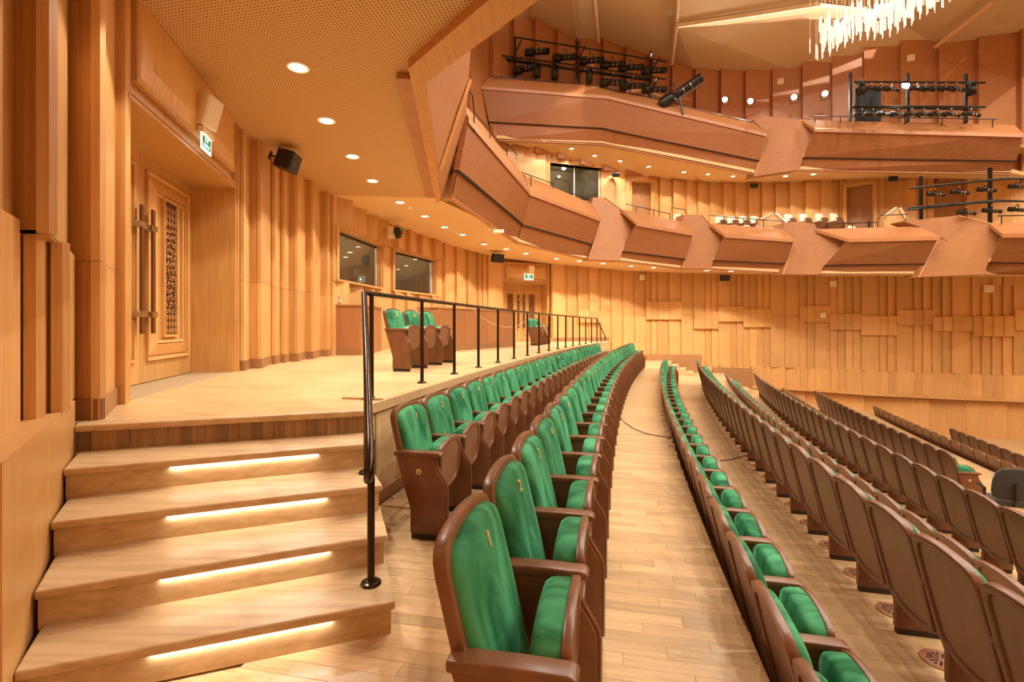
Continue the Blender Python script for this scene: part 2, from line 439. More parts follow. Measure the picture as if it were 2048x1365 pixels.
# steps up to the platform
def lerp2(a, b, t): return (a[0]+(b[0]-a[0])*t, a[1]+(b[1]-a[1])*t)
RIS = ZP/5
for k in range(5):
    z = RIS*(k+1)
    l, r_ = KL[k], KR[k]
    lb, rb = (KL[k+1], KR[k+1]) if k < 4 else ((-3.0, 3.40), (-1.20, 4.0))
    t = Vector((r_[0]-l[0], r_[1]-l[1])).normalized(); n = Vector((-t.y, t.x))
    st = base('stair', ((l[0]+r_[0])/2, (l[1]+r_[1])/2, z-RIS))
    back = .10
    q = lambda p, o: (p[0]+n.x*o, p[1]+n.y*o)
    MB().prism([q(l, 0), q(r_, 0), q(rb, back), q(lb, back)] if k < 4 else [q(l, 0), q(r_, 0), rb, lb], z-.045, z+(.0 if k < 4 else .004)).build('tread', 'step_wood', st, bevel=.012, seg=3, smooth=30)
    if k == 4:
        # strips standing upright in the top riser
        w = .075; Lr = hypot(r_[0]-l[0], r_[1]-l[1]); m = int(Lr/w)
        for i in range(m):
            a = lerp2(l, r_, i/m); b = lerp2(l, r_, (i+.985)/m); dd = .028 + .0035*((i*5) % 3)
            MB().prism([q(a, dd), q(b, dd), q(b, .06), q(a, .06)], z-RIS, z-.045).build('riser_strip', 'riser_strip_wood', st)
    else:
        MB().prism([q(l, .035), q(lerp2(r_, l, .012), .035), q(lerp2(rb, lb, .012), back), q(lb, back)], (z-RIS if k == 0 else z-RIS-.02), z-.045).build('riser', 'step_wood', st)
    if k < 4:
        a = lerp2(l, r_, .30); b = lerp2(l, r_, .80)
        MB().prism([q(a, .022), q(b, .022), q(b, .034), q(a, .034)], z-.052, z-.046).build('light_strip', 'strip_glow', st)
        ld = lampdata('step_light', 'AREA', 1.0, .5); ld.shape = 'RECTANGLE'; ld.size = hypot(b[0]-a[0], b[1]-a[1]); ld.size_y = .012
        lo = bpy.data.objects.new('step_lamp', ld); COL.objects.link(lo); lo.parent = st
        c = q(lerp2(a, b, .5), .026); lo.location = Vector((c[0], c[1], z-.055)) - st.location
        lo.rotation_euler = (0, 0, atan2(t.y, t.x))

# side block along the steps
dl = Vector((KL[4][0]-KL[0][0], KL[4][1]-KL[0][1])).normalized(); nl = Vector((-dl.y, dl.x))
P0 = (KL[0][0]-dl.x*.16, KL[0][1]-dl.y*.16); P1 = (KL[4][0]+dl.x*.05, KL[4][1]+dl.y*.05)
q = lambda p, o: (p[0]+nl.x*o, p[1]+nl.y*o)
o = MB().prism([P0, P1, q(P1, .45), q(P0, .45)], -.02, 1.045).build('trim_3', 'wall_wood'); o['kind'] = 'structure'

# ------------------------------------------------------------------ near wall: saw-tooth boards
def D(u, Y): return ((u-CX)/F*Y, Y)
wl = base('wall_left', (-3.4, 3.5, ZP))
def board(parent, a, b, z0, z1, mat='wall_wood', th=.05, name='panel', proud=0):
    a = Vector((a[0], a[1])); b = Vector((b[0], b[1])); t = (b-a).normalized(); n = Vector((t.y, -t.x))
    p = [a+n*proud, b+n*proud, b-n*th, a-n*th]
    return MB().prism([(x.x, x.y) for x in p], z0, z1).build(name, mat, parent)
ZS = EYE + 2.93
def teeth(parent, pts, z0, z1, bb=True, mat='wall_wood', joint=None):
    for a, b in zip(pts, pts[1:]):
        if joint:
            board(parent, a, b, z0, joint-.002, mat); board(parent, a, b, joint+.002, z1, mat)
        else: board(parent, a, b, z0, z1, mat)
        if bb: board(parent, a, b, ZP-.01, ZP+.15, 'baseboard_wood', .04, 'skirting_board', .018)
near = [D(-110, 1.9), D(-30, 2.2), D(30, 2.62), D(98, 2.62), D(138, 3.51), D(200, 3.51), D(232, 4.2)]
teeth(wl, near[4:], ZP-.02, ZS+.3, joint=ZP+1.13)
teeth(wl, near[:5], 2.04, ZS+.3, bb=False, joint=None)
MB().prism([near[0], near[1], near[2], near[3], near[4], (-3.4, 3.5), (-3.4, 1.9)], 2.034, 2.06).build('panel_underside', 'wall_wood', wl)
fill = [D(-60, 2.1), D(40, 2.62), D(42, 2.72), D(72, 2.72), D(97, 2.94), D(125, 2.94), D(148, 3.5), (-3.6, 3.6), (-3.6, 1.9)]
MB().prism(fill, 1.045, 2.03).build('backing', 'wall_wood', wl)
# deeper lower boards beside the steps, with a niche between them
lowz = 2.02
board(wl, D(-60, 2.0), D(40, 2.56), 1.045, 2.10, th=.03)
for a, b in ((D(40, 2.56), D(42, 2.66)), (D(42, 2.66), D(72, 2.66)), (D(72, 2.66), D(97, 2.88)), (D(97, 2.88), D(125, 2.88)), (D(125, 2.88), D(150, 3.46))): board(wl, a, b, 1.045, 2.04, th=.05)
right = [D(463, 7.12), D(466, 7.33), D(488, 7.33), D(500, 7.76), D(522, 7.76), D(542, 8.57), D(550, 8.57), D(560, 8.92), D(569, 8.92), D(579, 9.23), D(595, 9.23), D(611, 9.9), D(626, 9.9), D(642, 10.75), D(656, 10.75), D(665, 11.2)]
wr = base('wall_rear', (-4.0, 9.0, ZP))
teeth(wr, right[1:], ZP-.02, ZS+.2, joint=ZP+1.35)

# ------------------------------------------------------------------ doors
def door(n, A, B, z0, h, ztop, detail=True):
    """recessed pair of doors with carved strips; A, B: jamb corners on the wall line"""
    A = Vector((A[0], A[1])); B = Vector((B[0], B[1])); t = (B-A); W = t.length; t = t/W; nin = Vector((t.y, -t.x))   # nin points into the hall
    P = lambda x, y: (A.x+t.x*x+nin.x*y, A.y+t.y*x+nin.y*y)
    dr = base('door_%d' % n, (A.x+t.x*W/2, A.y+t.y*W/2, z0))
    def bx(x0, x1, y0, y1, za, zb, name, mat='door_wood', parent=None, bevel=0):
        return MB().prism([P(x0, y0), P(x1, y0), P(x1, y1), P(x0, y1)], za, zb).build(name, mat, parent or dr, bevel=bevel)
    dep = -.52
    bx(-.14, 0, -.6, .05, z0-.02, ztop, 'jamb'); bx(W, W+.10, -.6, .05, z0-.02, ztop, 'jamb')
    bx(-.14, -.10, .05, .075, z0-.02, ztop, 'jamb_bead'); bx(W+.05, W+.10, .05, .075, z0-.02, ztop, 'jamb_bead')
    bx(0, W, -.6, 0.0, z0+h, z0+h+.10, 'lintel')
    bx(-.05, W+.03, 0, .06, z0+h, z0+h+.035, 'bead'); bx(-.05, W+.03, 0, .045, z0+h+.06, z0+h+.10, 'bead')
    # transom panel with a bevelled field
    zt0, zt1 = z0+h+.10, ztop
    tr = bx(0, W, -.05, .0, zt0, zt1, 'transom')
    m1 = .16; zc0, zc1 = zt0+.10, zt1-.16
    outer = [(.08, zc0), (W-.08, zc0), (W-.08, zc1), (.08, zc1)]; inner = [(.30, zc0+.2), (W-.30, zc0+.2), (W-.30, zc1-.12), (.30, zc1-.12)]
    f3 = lambda x, z, y: (*P(x, y), z)
    MB().hexa([f3(x, z, .0) for x, z in outer], [f3(x, z, .07) for x, z in outer]).build('moulding', 'door_wood', tr, bevel=.012)
    MB().hexa([f3(x, z, .07) for x, z in [(.14, zc0+.05), (W-.14, zc0+.05), (W-.14, zc1-.05), (.14, zc1-.05)]], [f3(x, z, .10) for x, z in inner]).build('raised_field', 'door_wood', tr)
    # leaves
    hw = W/2
    for k in range(2):
        x0 = .0 + k*hw; x1 = x0 + hw
        lf = bx(x0+.004, x1-.004, dep-.05, dep, z0+.012, z0+h, 'door_leaf')
        a0, a1 = x0+.13, x1-.13; c0, c1 = z0+.26, z0+h-.18
        rings = [(0, .0, .035), (.09, .03, .05), (.17, .0, .03)]
        def frame(i0, i1, y0, y1, nm):
            pts = [(a0+i0, c0+i0), (a1-i0, c0+i0), (a1-i0, c1-i0), (a0+i0, c1-i0)]; pin = [(a0+i1, c0+i1), (a1-i1, c0+i1), (a1-i1, c1-i1), (a0+i1, c1-i1)]
            for j in range(4):
                p, r2 = pts[j], pts[(j+1) % 4]; s1, s2 = pin[j], pin[(j+1) % 4]
                MB().hexa([f3(*p, dep), f3(*r2, dep), f3(*s2, dep), f3(*s1, dep)], [f3(*p, dep+y0), f3(*r2, dep+y0), f3(*s2, dep+y1), f3(*s1, dep+y1)]).build(nm, 'door_wood', lf)
        frame(0, .035, .03, .02, 'moulding'); frame(.06, .19, .012, .045, 'bevel_rail'); frame(.20, .23, .035, .02, 'moulding')
        # carved strip
        cx = (a0+a1)/2; cw = min(.17, (a1-a0-.46)/2); zz0, zz1 = c0+.30, c1-.24
        bx(cx-cw, cx+cw, dep, dep+.012, zz0, zz1, 'carving_ground', 'carving_ground', lf)
        for xx in (cx-cw-.03, cx+cw): bx(xx, xx+.03, dep, dep+.04, zz0-.03, zz1+.03, 'carving_frame', 'door_wood', lf)
        for zz in (zz0-.03, zz1): bx(cx-cw, cx+cw, dep, dep+.04, zz, zz+.03, 'carving_frame', 'door_wood', lf)
        mb = MB(); rn = random.Random(5+k)
        ncol = 4 if detail else 3; step = 2*cw/ncol; nrow = int((zz1-zz0)/step)
        for i in range(nrow):
            for j in range(ncol):
                zc = zz0+(i+.5)*step; xc = cx-cw+(j+.5)*step; endz = i < 3 or i >= nrow-3
                if endz:      # turned balusters at both ends of the strip
                    mb.tube([f3(xc, zc-step/2, dep+.03), f3(xc, zc, dep+.03), f3(xc, zc+step/2, dep+.03)], [step*.12, step*.33, step*.12], 6)
                else:         # scrolling vine: partial rings with leaves
                    a = rn.random()*6.3; R = step*.40; sg = 1 if (i+j) % 2 else -1
                    mb.tube([f3(xc+R*(1-.08*q2)*cos(a+sg*q2*.62), zc+R*(1-.08*q2)*sin(a+sg*q2*.62), dep+.026) for q2 in range(8)], [step*.11]*7+[step*.17], 5)
                    for lq in range(2):
                        b2 = a+2.2*lq+.7; mb.tube([f3(xc+R*.9*cos(b2), zc+R*.9*sin(b2), dep+.022), f3(xc+R*1.4*cos(b2+.4), zc+R*1.4*sin(b2+.4), dep+.03)], [step*.14, step*.03], 5)
        c = mb.build('carving', 'carved_wood', lf, smooth=50); c['kind'] = 'stuff'
        # long pull handle near the meeting edge
        hx = (x1-.13) if k == 0 else (x0+.13)
        hd = bx(hx-.035, hx+.035, dep+.07, dep+.095, z0+.58, z0+2.02, 'pull_handle', 'handle_wood', lf, bevel=.006)
        for zz in (.80, 1.80):
            bx(hx-.06, hx+.06, dep, dep+.105, z0+zz-.035, z0+zz+.035, 'handle_bracket', 'chrome', lf, bevel=.008)
    bx(0, W, -.6, .0, z0-.01, z0+.003, 'threshold', 'stone_sill')
    return dr
door(1, D(248, 4.31), D(463, 7.12), ZP, 2.66, ZS+.25)
door(2, (wp(1006)[0], wp(1006)[1]+.1), (wp(1094)[0], wp(1094)[1]+.2), ZP, 2.45, EYE+2.66, detail=False)

# ------------------------------------------------------------------ wall with the control-room windows
ww = base('wall_window', (*wp(776), ZP))
def wboard(parent, u0, u1, z0, z1, o0=.0, o1=.0, mat='wall_wood', th=.12, name='panel'):
    a, b = wp(u0, o0), wp(u1, o1); a2, b2 = wp(u0, -th), wp(u1, -th)
    return MB().prism([a, b, b2, a2], z0, z1).build(name, mat, parent)
zt = EYE + 2.92
ed = [665, 672, 684, 700, 713, 727, 738, 752, 762, 776]
for i, (a, b) in enumerate(zip(ed, ed[1:])):
    D_ = i % 2 == 1
    o0, o1 = ((.02, .26) if D_ else (.26, .02)); 
    if i == 0: o0 = o1 = .02
    wboard(ww, a, b, 3.83, zt+.2, o0, o1); wboard(ww, a, b, ZP, 2.56, o0*.6, o1*.6)
wboard(ww, 762, 785, 2.56, 3.83, 0, 0); wboard(ww, 776, 785, ZP, 2.56); wboard(ww, 776, 785, 3.83, zt+.2, .06, .06)
wboard(ww, 665, 672, 2.56, 3.83, .03, .03)
for i, (a, b) in enumerate(zip([785, 809, 834, 860, 884], [809, 834, 860, 884, 884])):
    if b > a: wboard(ww, a, b, 3.83, zt+.2, .22, .06); wboard(ww, a, b, ZP, 2.56, .10, .03)
wboard(ww, 873, 884, 2.56, 3.83, .03, .03)
for a, b in zip([884, 908, 931, 953, 963, 973], [908, 931, 953, 963, 973, 1003]): wboard(ww, a, b, ZP, zt+.2, .13, .03)
def window(n, u0, u1, z0, z1, mull=(), room=2.2, off=-.16):
    w = base('window_%d' % n, (*wp((u0+u1)/2), z0))
    a, b = Vector(wp(u0, off)), Vector(wp(u1, off)); t = (b-a).normalized(); nn = Vector((t.y, -t.x)); Lw = (b-a).length
    P = lambda x, y: (a.x+t.x*x+nn.x*y, a.y+t.y*x+nn.y*y)
    bx = lambda x0, x1, y0, y1, za, zb, nm, mt: MB().prism([P(x0, y0), P(x1, y0), P(x1, y1), P(x0, y1)], za, zb).build(nm, mt, w)
    fr = .05
    bx(0, fr, -.03, .03, z0, z1, 'window_frame', 'white_paint'); bx(Lw-fr, Lw, -.03, .03, z0, z1, 'window_frame', 'white_paint')
    bx(0, Lw, -.03, .03, z0, z0+fr, 'window_frame', 'black_metal'); bx(0, Lw, -.03, .03, z1-fr, z1, 'window_frame', 'black_metal')
    for m in mull: bx(Lw*m-.02, Lw*m+.02, -.03, .03, z0, z1, 'mullion', 'white_paint')
    bx(fr, Lw-fr, -.006, .006, z0+fr, z1-fr, 'pane', 'window_glass')
    bx(-.10, Lw+.10, .0, .26, z0-.05, z0, 'window_sill', 'wall_wood'); bx(-.10, Lw+.10, .0, .20, z1, z1+.06, 'window_head', 'wall_wood')
    bx(-.10, 0, -.03, .24, z0-.04, z1+.05, 'window_reveal', 'wall_wood'); bx(Lw, Lw+.10, -.03, .2, z0-.04, z1+.05, 'window_reveal', 'wall_wood')
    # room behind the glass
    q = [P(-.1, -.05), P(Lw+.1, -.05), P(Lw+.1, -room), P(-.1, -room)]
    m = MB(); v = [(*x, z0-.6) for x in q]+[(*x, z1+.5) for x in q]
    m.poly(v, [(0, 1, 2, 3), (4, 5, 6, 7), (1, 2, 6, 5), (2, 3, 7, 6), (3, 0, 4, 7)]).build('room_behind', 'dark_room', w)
    c = P(Lw/2, -room/2); ld = lampdata('room_fill_light', 'POINT', 45, .1); lo = bpy.data.objects.new('room_fill_lamp', ld); COL.objects.link(lo); lo.parent = w; lo.location = Vector((c[0], c[1], z1+.3))-w.location  # added fill lamp, brightens the otherwise dark room behind the glass
    return w
window(1, 673, 763, 2.61, 3.77); window(2, 786, 870, 2.61, 3.77)

# ------------------------------------------------------------------ far side wall: boards in tiers
wf = base('wall_far', (*wp(1500), 0))
EU = [1103,1132,1154,1177,1199,1221,1244,1267,1290,1302,1314,1337,1361,1386,1410.5,1423,1435.6,1461.5,1473.7,1486,1499.6,1514.4,1527.5,1541,1570.8,1600,1615,1630,1661.5,1677,1692,1708,1724.6,1758.5,1774,1791.4,1826.8,1844.6,1863,1883,1901.9,1941.5,1961,1981.6,2003,2024,2060,2100,2150,2200]
BLK = [(1154,1199,622,646),(1290,1361,604,639.5),(1386,1435.6,623.6,658),(1435.6,1486,614,643.6),(1486,1541,619.4,654.8),(1600,1661.5,613,644.6),(1661.5,1724.6,628,660),(1724.6,1791.4,633,670.8),(1791.4,1863,621,650),(1863,1941.5,633.9,662.5),(1941.5,2024,633,673),(2024,2100,620.6,660.6)]
ZCR = -.235; ZLD = -1.07
for i, (a, b) in enumerate(zip(EU, EU[1:])):
    mid = (a+b)/2; zs = EYE + itp(ST, mid) + .25
    blk = next((k for k in BLK if k[0]-1 <= a and b <= k[1]+1), None)
    o0, o1 = (.12, .03)
    rr = random.Random(i)
    if blk:
        za, zb_ = wz(mid, blk[2]), wz(mid, blk[3])
        # level tops and undersides across one block
        za = wz((blk[0]+blk[1])/2, blk[2]); zb_ = wz((blk[0]+blk[1])/2, blk[3])
        wboard(wf, a, b, za, zs, o0, o1); wboard(wf, a, b, zb_, za, .19, .15)
        wboard(wf, a, b, ZCR, zb_, .10, .02+rr.random()*.02)
    else:
        zm = wz(mid, 634); wboard(wf, a, b, zm, zs, o0, o1); wboard(wf, a, b, ZCR, zm, .15, .07)
    if a < 1500: wboard(wf, a, b, -2.9, ZCR, .06, .10)
    else: wboard(wf, a, b, ZLD, ZCR, .06+.02*(i % 2), .10)
def wstrip(parent, us, z0, z1, o0, o1, mat, name):
    mb = MB()
    for a, b in zip(us, us[1:]): mb.prism([wp(a, o0), wp(b, o0), wp(b, o1), wp(a, o1)], z0, z1)
    return mb.build(name, mat, parent)
us = srange(1503, 2200, 24)
wstrip(wf, us, ZLD-.10, ZLD, -.1, .34, 'wall_wood', 'ledge')
wstrip(wf, us, ZLD-.16, ZLD-.10, -.1, .22, 'baseboard_wood', 'ledge_underside')
wstrip(wf, srange(1104, 1215, 4), ZP-.01, ZP+.16, .0, .16, 'baseboard_wood', 'skirting_board')
lo = [1500, 1560, 1610, 1660, 1730, 1800, 1856, 1930, 2010, 2110, 2200]
for i, (a, b) in enumerate(zip(lo, lo[1:])): wboard(wf, a, b, -3.0, ZLD-.16, .04+.05*(i % 2), .08+.05*(i % 2))
# low boards and steps of the far aisle
wstrip(wf, srange(1290, 1402, 4), -.6, .26, .12, .20, 'baseboard_wood', 'low_board')
wstrip(wf, srange(1424, 1503, 4), -1.3, -.30, .12, .22, 'baseboard_wood', 'low_board')
for (d0, zt_, zb_, s0) in ((EDGE[0], Z0, Z1, 20.3), (EDGE[1], Z1, Z2, 20.4)):
    for k in range(3):
        st = base('stair', (*RC(s0+.7, d0), zb_)); h = zt_-(zt_-zb_)*(k+1)/4; a = d0+.30*k
        MB().prism([RC(s0, a-.02), RC(s0, a+.30), RC(s0+1.25, a+.30), RC(s0+1.25, a-.02)], zb_, h).build('tread', 'parquet_platform', st)

# ------------------------------------------------------------------ balcony level wall, upper wall
def soff2(u): return EYE + itp([(900,7.6),(1047,7.44),(1247,6.79),(1400,6.5),(1583,6.12),(1765,5.83),(1804,5.7),(2048,5.2),(2300,5.0)], u)
wb = base('wall_balcony', (*wp(1500), 5.0))
BU = [1000,1047,1069,1090,1098]
for a, b in zip(BU, BU[1:]): wboard(wb, a, b, 4.4, soff2((a+b)/2)+.2, .04, .14)
# the wide window of the balcony control room
zw0, zw1 = wz(1150, 402), wz(1150, 333)
for a, b in zip([1098,1112,1134,1157,1179], [1112,1134,1157,1179,1202]): wboard(wb, a, b, zw1, soff2(a)+.2, .05, .15); wboard(wb, a, b, 4.4, zw0, .0, .0)
window(3, 1098, 1202, zw0, zw1, mull=(.5,))
BU2 = [1202,1225,1247,1256]
for a, b in zip(BU2, BU2[1:]): wboard(wb, a, b, 4.2, soff2((a+b)/2)+.2, .04, .14)
def plain_door(n, u0, u1, z0, z1, extra=None):
    d = base('door_%d' % n, (*wp((u0+u1)/2), z0))
    wboard(d, u0, u1, z0, z1, -.12, -.12, 'baseboard_wood', .2, 'door_leaf')
    for a, b in ((u0-(u1-u0)*.16, u0), (u1, u1+(u1-u0)*.16)): wboard(d, a, b, z0, z1+.12, .10, .10, 'door_wood', .2, 'door_frame')
    wboard(d, u0, u1, z1, z1+.12, .10, .10, 'door_wood', .2, 'door_frame')
    m = u0+(u1-u0)*.86; a = wp(m, -.06)
    zc = z0 + 1.45
    MB().tube([(a[0], a[1], zc-.35), (a[0], a[1], zc+.35)], .03, 8).build('pull_handle', 'black_metal', d)
    wboard(wb, u0-(u1-u0)*.16, u1+(u1-u0)*.16, z1+.12, soff2((u0+u1)/2)+.2, .04, .1)
plain_door(3, 1262, 1301, 4.6, wz(1285, 366)); plain_door(4, 1694, 1745, 3.9, wz(1720, 372)); plain_door(5, 1866, 1932, 3.4, wz(1900, 352))
BU3 = [1307,1318,1344,1371,1395,1419,1446,1470,1497,1523,1551,1580,1611,1643,1672,1681,1686]
for a, b in zip(BU3, BU3[1:]): wboard(wb, a, b, 4.0, soff2((a+b)/2)+.2, .20, .03)
for a, b in zip([1753,1766,1804,1830,1850], [1766,1804,1830,1850,1856]): wboard(wb, a, b, 3.6, soff2((a+b)/2)+.2, .03, .12)
for a, b in zip([1942,1970,2000,2035,2070,2110,2150], [1970,2000,2035,2070,2110,2150,2200]): wboard(wb, a, b, 3.0, soff2((a+b)/2)+.2, .03, .12)
wu = base('wall_upper', (*wp(1500), 9.0))
TU = [880,914,930,978,1025,1067,1111,1156,1202,1247,1296,1341,1390,1440,1490,1545,1605,1666.5,1730.5,1797,1873,1950,2034.6,2120,2200]
for a, b in zip(TU, TU[1:]): wboard(wu, a, b, soff2((a+b)/2)-.05, 15.6, .26, .04, mat='balcony_cap')

# ------------------------------------------------------------------ first soffit with its edge beam
so = base('ceiling', (-2, 8, ZS)); so.name = 'ceiling'
pairs = [((-1.2, -3.5, ZS), (3.2, .6, ZS)), ((-2.2, 1.0, ZS), (1.3, 2.5, ZS)), ((-3.2, 3.0, ZS), (.35, 3.65, ZS)), ((-4.2, 4.3, ZS), (-.29, 4.38, ZS)), ((-5.0, 7.0, ZS), (-1.14, 5.42, ZS)), ((-4.9, 9.0, ZS), (-1.44, 8.3, ZS)), ((-4.4, 11.0, ZS), (-1.75, 11.3, ZS))]
def EB(u, v, Y):
    p = V(u, v, Y); return (p.x, p.y, p.z+.02)
pairs2 = [((*wp(665, -.15), ZS), (-1.75, 11.3, ZS)), ((*wp(776, -.1), EYE+2.93), EB(975, 446, 14.2)), ((*wp(884, -.1), EYE+2.91), EB(1037.7, 485, 17.2)), ((*wp(1000, -.1), EYE+2.81), EB(1110, 504, 18.2)), ((*wp(1103, -.1), EYE+2.65), EB(1177, 519, 19.0)), ((*wp(1246, -.1), EYE+2.47), EB(1239, 522, 19.1)), ((*wp(1384, -.1), EYE+2.38), EB(1364, 537, 19.5)), ((*wp(1467, -.1), EYE+2.3), EB(1423, 538, 19.3)), ((*wp(1540, -.1), EYE+2.25), EB(1565, 546, 18.6)), ((*wp(1640, -.1), EYE+2.12), EB(1637, 549, 18.0)), ((*wp(1850, -.1), EYE+1.86), EB(1843, 549, 16.6)), ((*wp(2000, -.1), EYE+1.8), EB(1969, 550, 15.8)), ((*wp(2200, -.1), EYE+1.78), EB(2130, 551, 14.6))]
def ruled(pr, t=.12):
    mb = MB(); n = len(pr); v = [p[0] for p in pr]+[p[1] for p in pr]; v += [(x, y, z+t) for x, y, z in v]
    f = []
    for i in range(n-1): f += [(i, i+1, n+i+1, n+i), (2*n+i, 3*n+i, 3*n+i+1, 2*n+i+1), (n+i, n+i+1, 3*n+i+1, 3*n+i), (i, 2*n+i, 2*n+i+1, i+1)]
    f += [(0, n, 3*n, 2*n), (n-1, 3*n-1, 4*n-1, 2*n-1)]
    return mb.poly(v, f)
ruled(pairs).build('soffit_board', 'perforated_soffit', so)
ruled(pairs2).build('soffit_board', 'soffit_plain', so)
# edge beam: strip hanging a little below the boards
bi = [(3.2, .6), (1.3, 2.5), (.35, 3.65), (-.29, 4.38), (-1.14, 5.42), (-1.75, 11.3)]
bo = [(3.75, .75), (1.85, 2.45), (.80, 3.62), (.27, 4.23), (-.99, 5.72), (-1.63, 11.25)]
mb = MB()
for i in range(len(bi)-1): mb.prism([bi[i], bi[i+1], bo[i+1], bo[i]], ZS-.10, ZS+.15)
mb.build('edge_beam', 'edge_wood', so)

# ------------------------------------------------------------------ balcony parapets
def back_of(pts):
    """horizontal direction away from the hall for a parapet face"""
    a, b = Vector(pts[0]), Vector(pts[1]); t = Vector((b.x-a.x, b.y-a.y, 0)).normalized(); n = Vector((-t.y, t.x, 0))
    c = (a+b)/2
    ctr = Vector((16, 6, 0)); 
    return n if n.dot(Vector((c.x, c.y, 0))-ctr) > 0 else -n
def quad(*p): return [V(*x) for x in p]
def parapet(label, TL, TR, GL, GR, BL, BR, CL, CR, ends=.14):
    TL, TR, GL, GR, BL, BR, CL, CR = quad(TL, TR, GL, GR, BL, BR, CL, CR)
    o = base('wall_parapet', ((BL+BR)/2)); o['label'] = label
    n = back_of((BL, BR))
    up = MB().slab([GL, GR, TR, TL], n*ends).build('upper_panel', 'balcony_wood', o)
    ins = n*.06
    MB().slab([BL+ins, BR+ins, GR+ins, GL+ins], n*(ends-.06)).build('lower_panel', 'balcony_wood', o)
    MB().hexa([GL+ins*.2, GR+ins*.2, GR+n*.3, GL+n*.3], [GL+ins*.2+Vector((0, 0, -.035)), GR+ins*.2+Vector((0, 0, -.035)), GR+n*.3+Vector((0, 0, -.035)), GL+n*.3+Vector((0, 0, -.035))]).build('groove', 'shadow_gap', o)
    dz = Vector((0, 0, -.12))
    MB().hexa([TL+dz, TR+dz, CR+dz, CL+dz], [TL, TR, CR, CL]).build('cap', 'balcony_cap', o)
    MB().hexa([CL+Vector((0, 0, -.16)), CR+Vector((0, 0, -.16)), CR+n*.06+Vector((0, 0, -.16)), CL+n*.06+Vector((0, 0, -.16))], [CL, CR, CR+n*.06, CL+n*.06]).build('inner_face', 'balcony_cap', o)
    MB().hexa([BL+n*.01, BR+n*.01, BR+n*ends, BL+n*ends], [BL+n*.01+Vector((0, 0, -.03)), BR+n*.01+Vector((0, 0, -.03)), BR+n*ends+Vector((0, 0, -.03)), BL+n*ends+Vector((0, 0, -.03))]).build('bottom_trim', 'balcony_cap', o)
    return o
def connector(label, pts, edges=()):
    P = quad(*pts); c_ = sum(P, Vector((0, 0, 0)))/len(P); nn = Vector((0, 0, 0))
    for i in range(len(P)): nn += (P[i]-c_).cross(P[(i+1) % len(P)]-c_)
    eye = Vector((0, 0, EYE)); P = [eye+(p-eye)*(nn.dot(c_-eye)/nn.dot(p-eye)) for p in P]      # one flat face
    o = base('wall_parapet', P[0]); o['label'] = label
    n = back_of((P[-1], P[0])) if 0 else Vector((-.35, .94, 0)).normalized()
    c = sum(P, Vector((0, 0, 0)))/len(P); m = len(P); B = [p+n*.45 for p in P]
    MB().poly(P+B+[c, c+n*.45], [(i, (i+1) % m, 2*m) for i in range(m)]+[(m+(i+1) % m, m+i, 2*m+1) for i in range(m)]+[(i, m+i, m+(i+1) % m, (i+1) % m) for i in range(m)]).build('panel', 'balcony_wood_lit', o)
    for i, j in edges:
        a, b = P[i], P[j]; MB().tube([a-n*.012, b-n*.012], .022, 4).build('edge_bead', 'pale_edge', o)
    return o
parapet('long near stretch of first balcony front with a dark end face and one deep groove', (938,236,10.6), (1060.5,384,16.6), (918.7,339.6,10.95), (1045.6,447,16.95), (905.5,394,11.2), (1037.7,485,17.2), (913.5,190,10.9), (1046,348,16.9))
parapet('first balcony front panel below the wide balcony window', (1060.5,384,16.6), (1202.6,438,18.4), (1045.6,449,16.95), (1184,488,18.75), (1037.7,485,17.2), (1177,519,19.0), (1048,349,16.9), (1184,408,18.7))
connector('paler-lit angled return of first balcony front right of the wide balcony window', [(1177,519,19.0),(1239,522,19.1),(1245,502,18.95),(1274,446,18.5),(1242,419,18.9),(1209,395,19.3),(1186,395,19.1),(1184,408,18.7),(1202.6,438,18.4)], ((2,3),(3,4),(4,5),(0,8)))
parapet('first balcony front panel below the single brown balcony door with no seats', (1274,446,18.5), (1387,466,18.9), (1245,502,18.95), (1371.5,518,19.3), (1239,522,19.1), (1364,537,19.5), (1242,419,18.9), (1365,443,19.3))
connector('paler-lit angled return of first balcony front beside the lone white balcony seat', [(1364,537,19.5),(1423,538,19.3),(1426,520.6,19.1),(1450,469,18.6),(1419,447,19.0),(1403.6,429.6,19.3),(1367,429.6,19.5),(1365,443,19.3),(1387,466,18.9)], ((2,3),(3,4),(4,5),(0,8)))
parapet('first balcony front panel below the first group of white seats', (1450,469,18.6), (1589,478.5,17.9), (1426,520.6,19.1), (1573,527,18.4), (1423,538,19.3), (1566,545,18.6), (1419,447,19.0), (1566,458.5,18.4))
connector('paler-lit angled return of first balcony front between the two groups of white seats', [(1565,549,18.6),(1637,550,18.0),(1649,530,17.8),(1697,478,17.1),(1632,458.5,17.9),(1626,447.7,18.1),(1601.5,443,18.4),(1570,446,18.6),(1566,458.5,18.4),(1589,478.5,17.9)], ((2,3),(3,4),(4,5),(0,9)))
parapet('first balcony front panel below the second group of white seats and balcony door', (1697,478,17.1), (1878.5,473,15.8), (1649,530,17.8), (1850,527,16.4), (1637,550,18.0), (1843,549,16.6), (1632,458.5,17.9), (1840,453,16.5))
connector('wide paler-lit return of first balcony front below the black lighting rails', [(1837,555,16.7),(1969,549,15.8),(1977,524.6,15.6),(2005,467.7,14.9),(1978.5,447.7,15.4),(1915,431.7,16.1),(1807.7,443,16.9),(1840,453,16.5),(1878.5,473,15.8),(1843,531,16.5)], ((2,3),(3,4),(4,5),(0,8)))
parapet('first balcony front panel closest to the stage with a flat black rail on it', (2005,467.7,14.9), (2150,466,13.6), (1977,524.6,15.6), (2128,526,14.2), (1969,549,15.8), (2120,551,14.5), (1978.5,447.7,15.4), (2125,446,14.2))
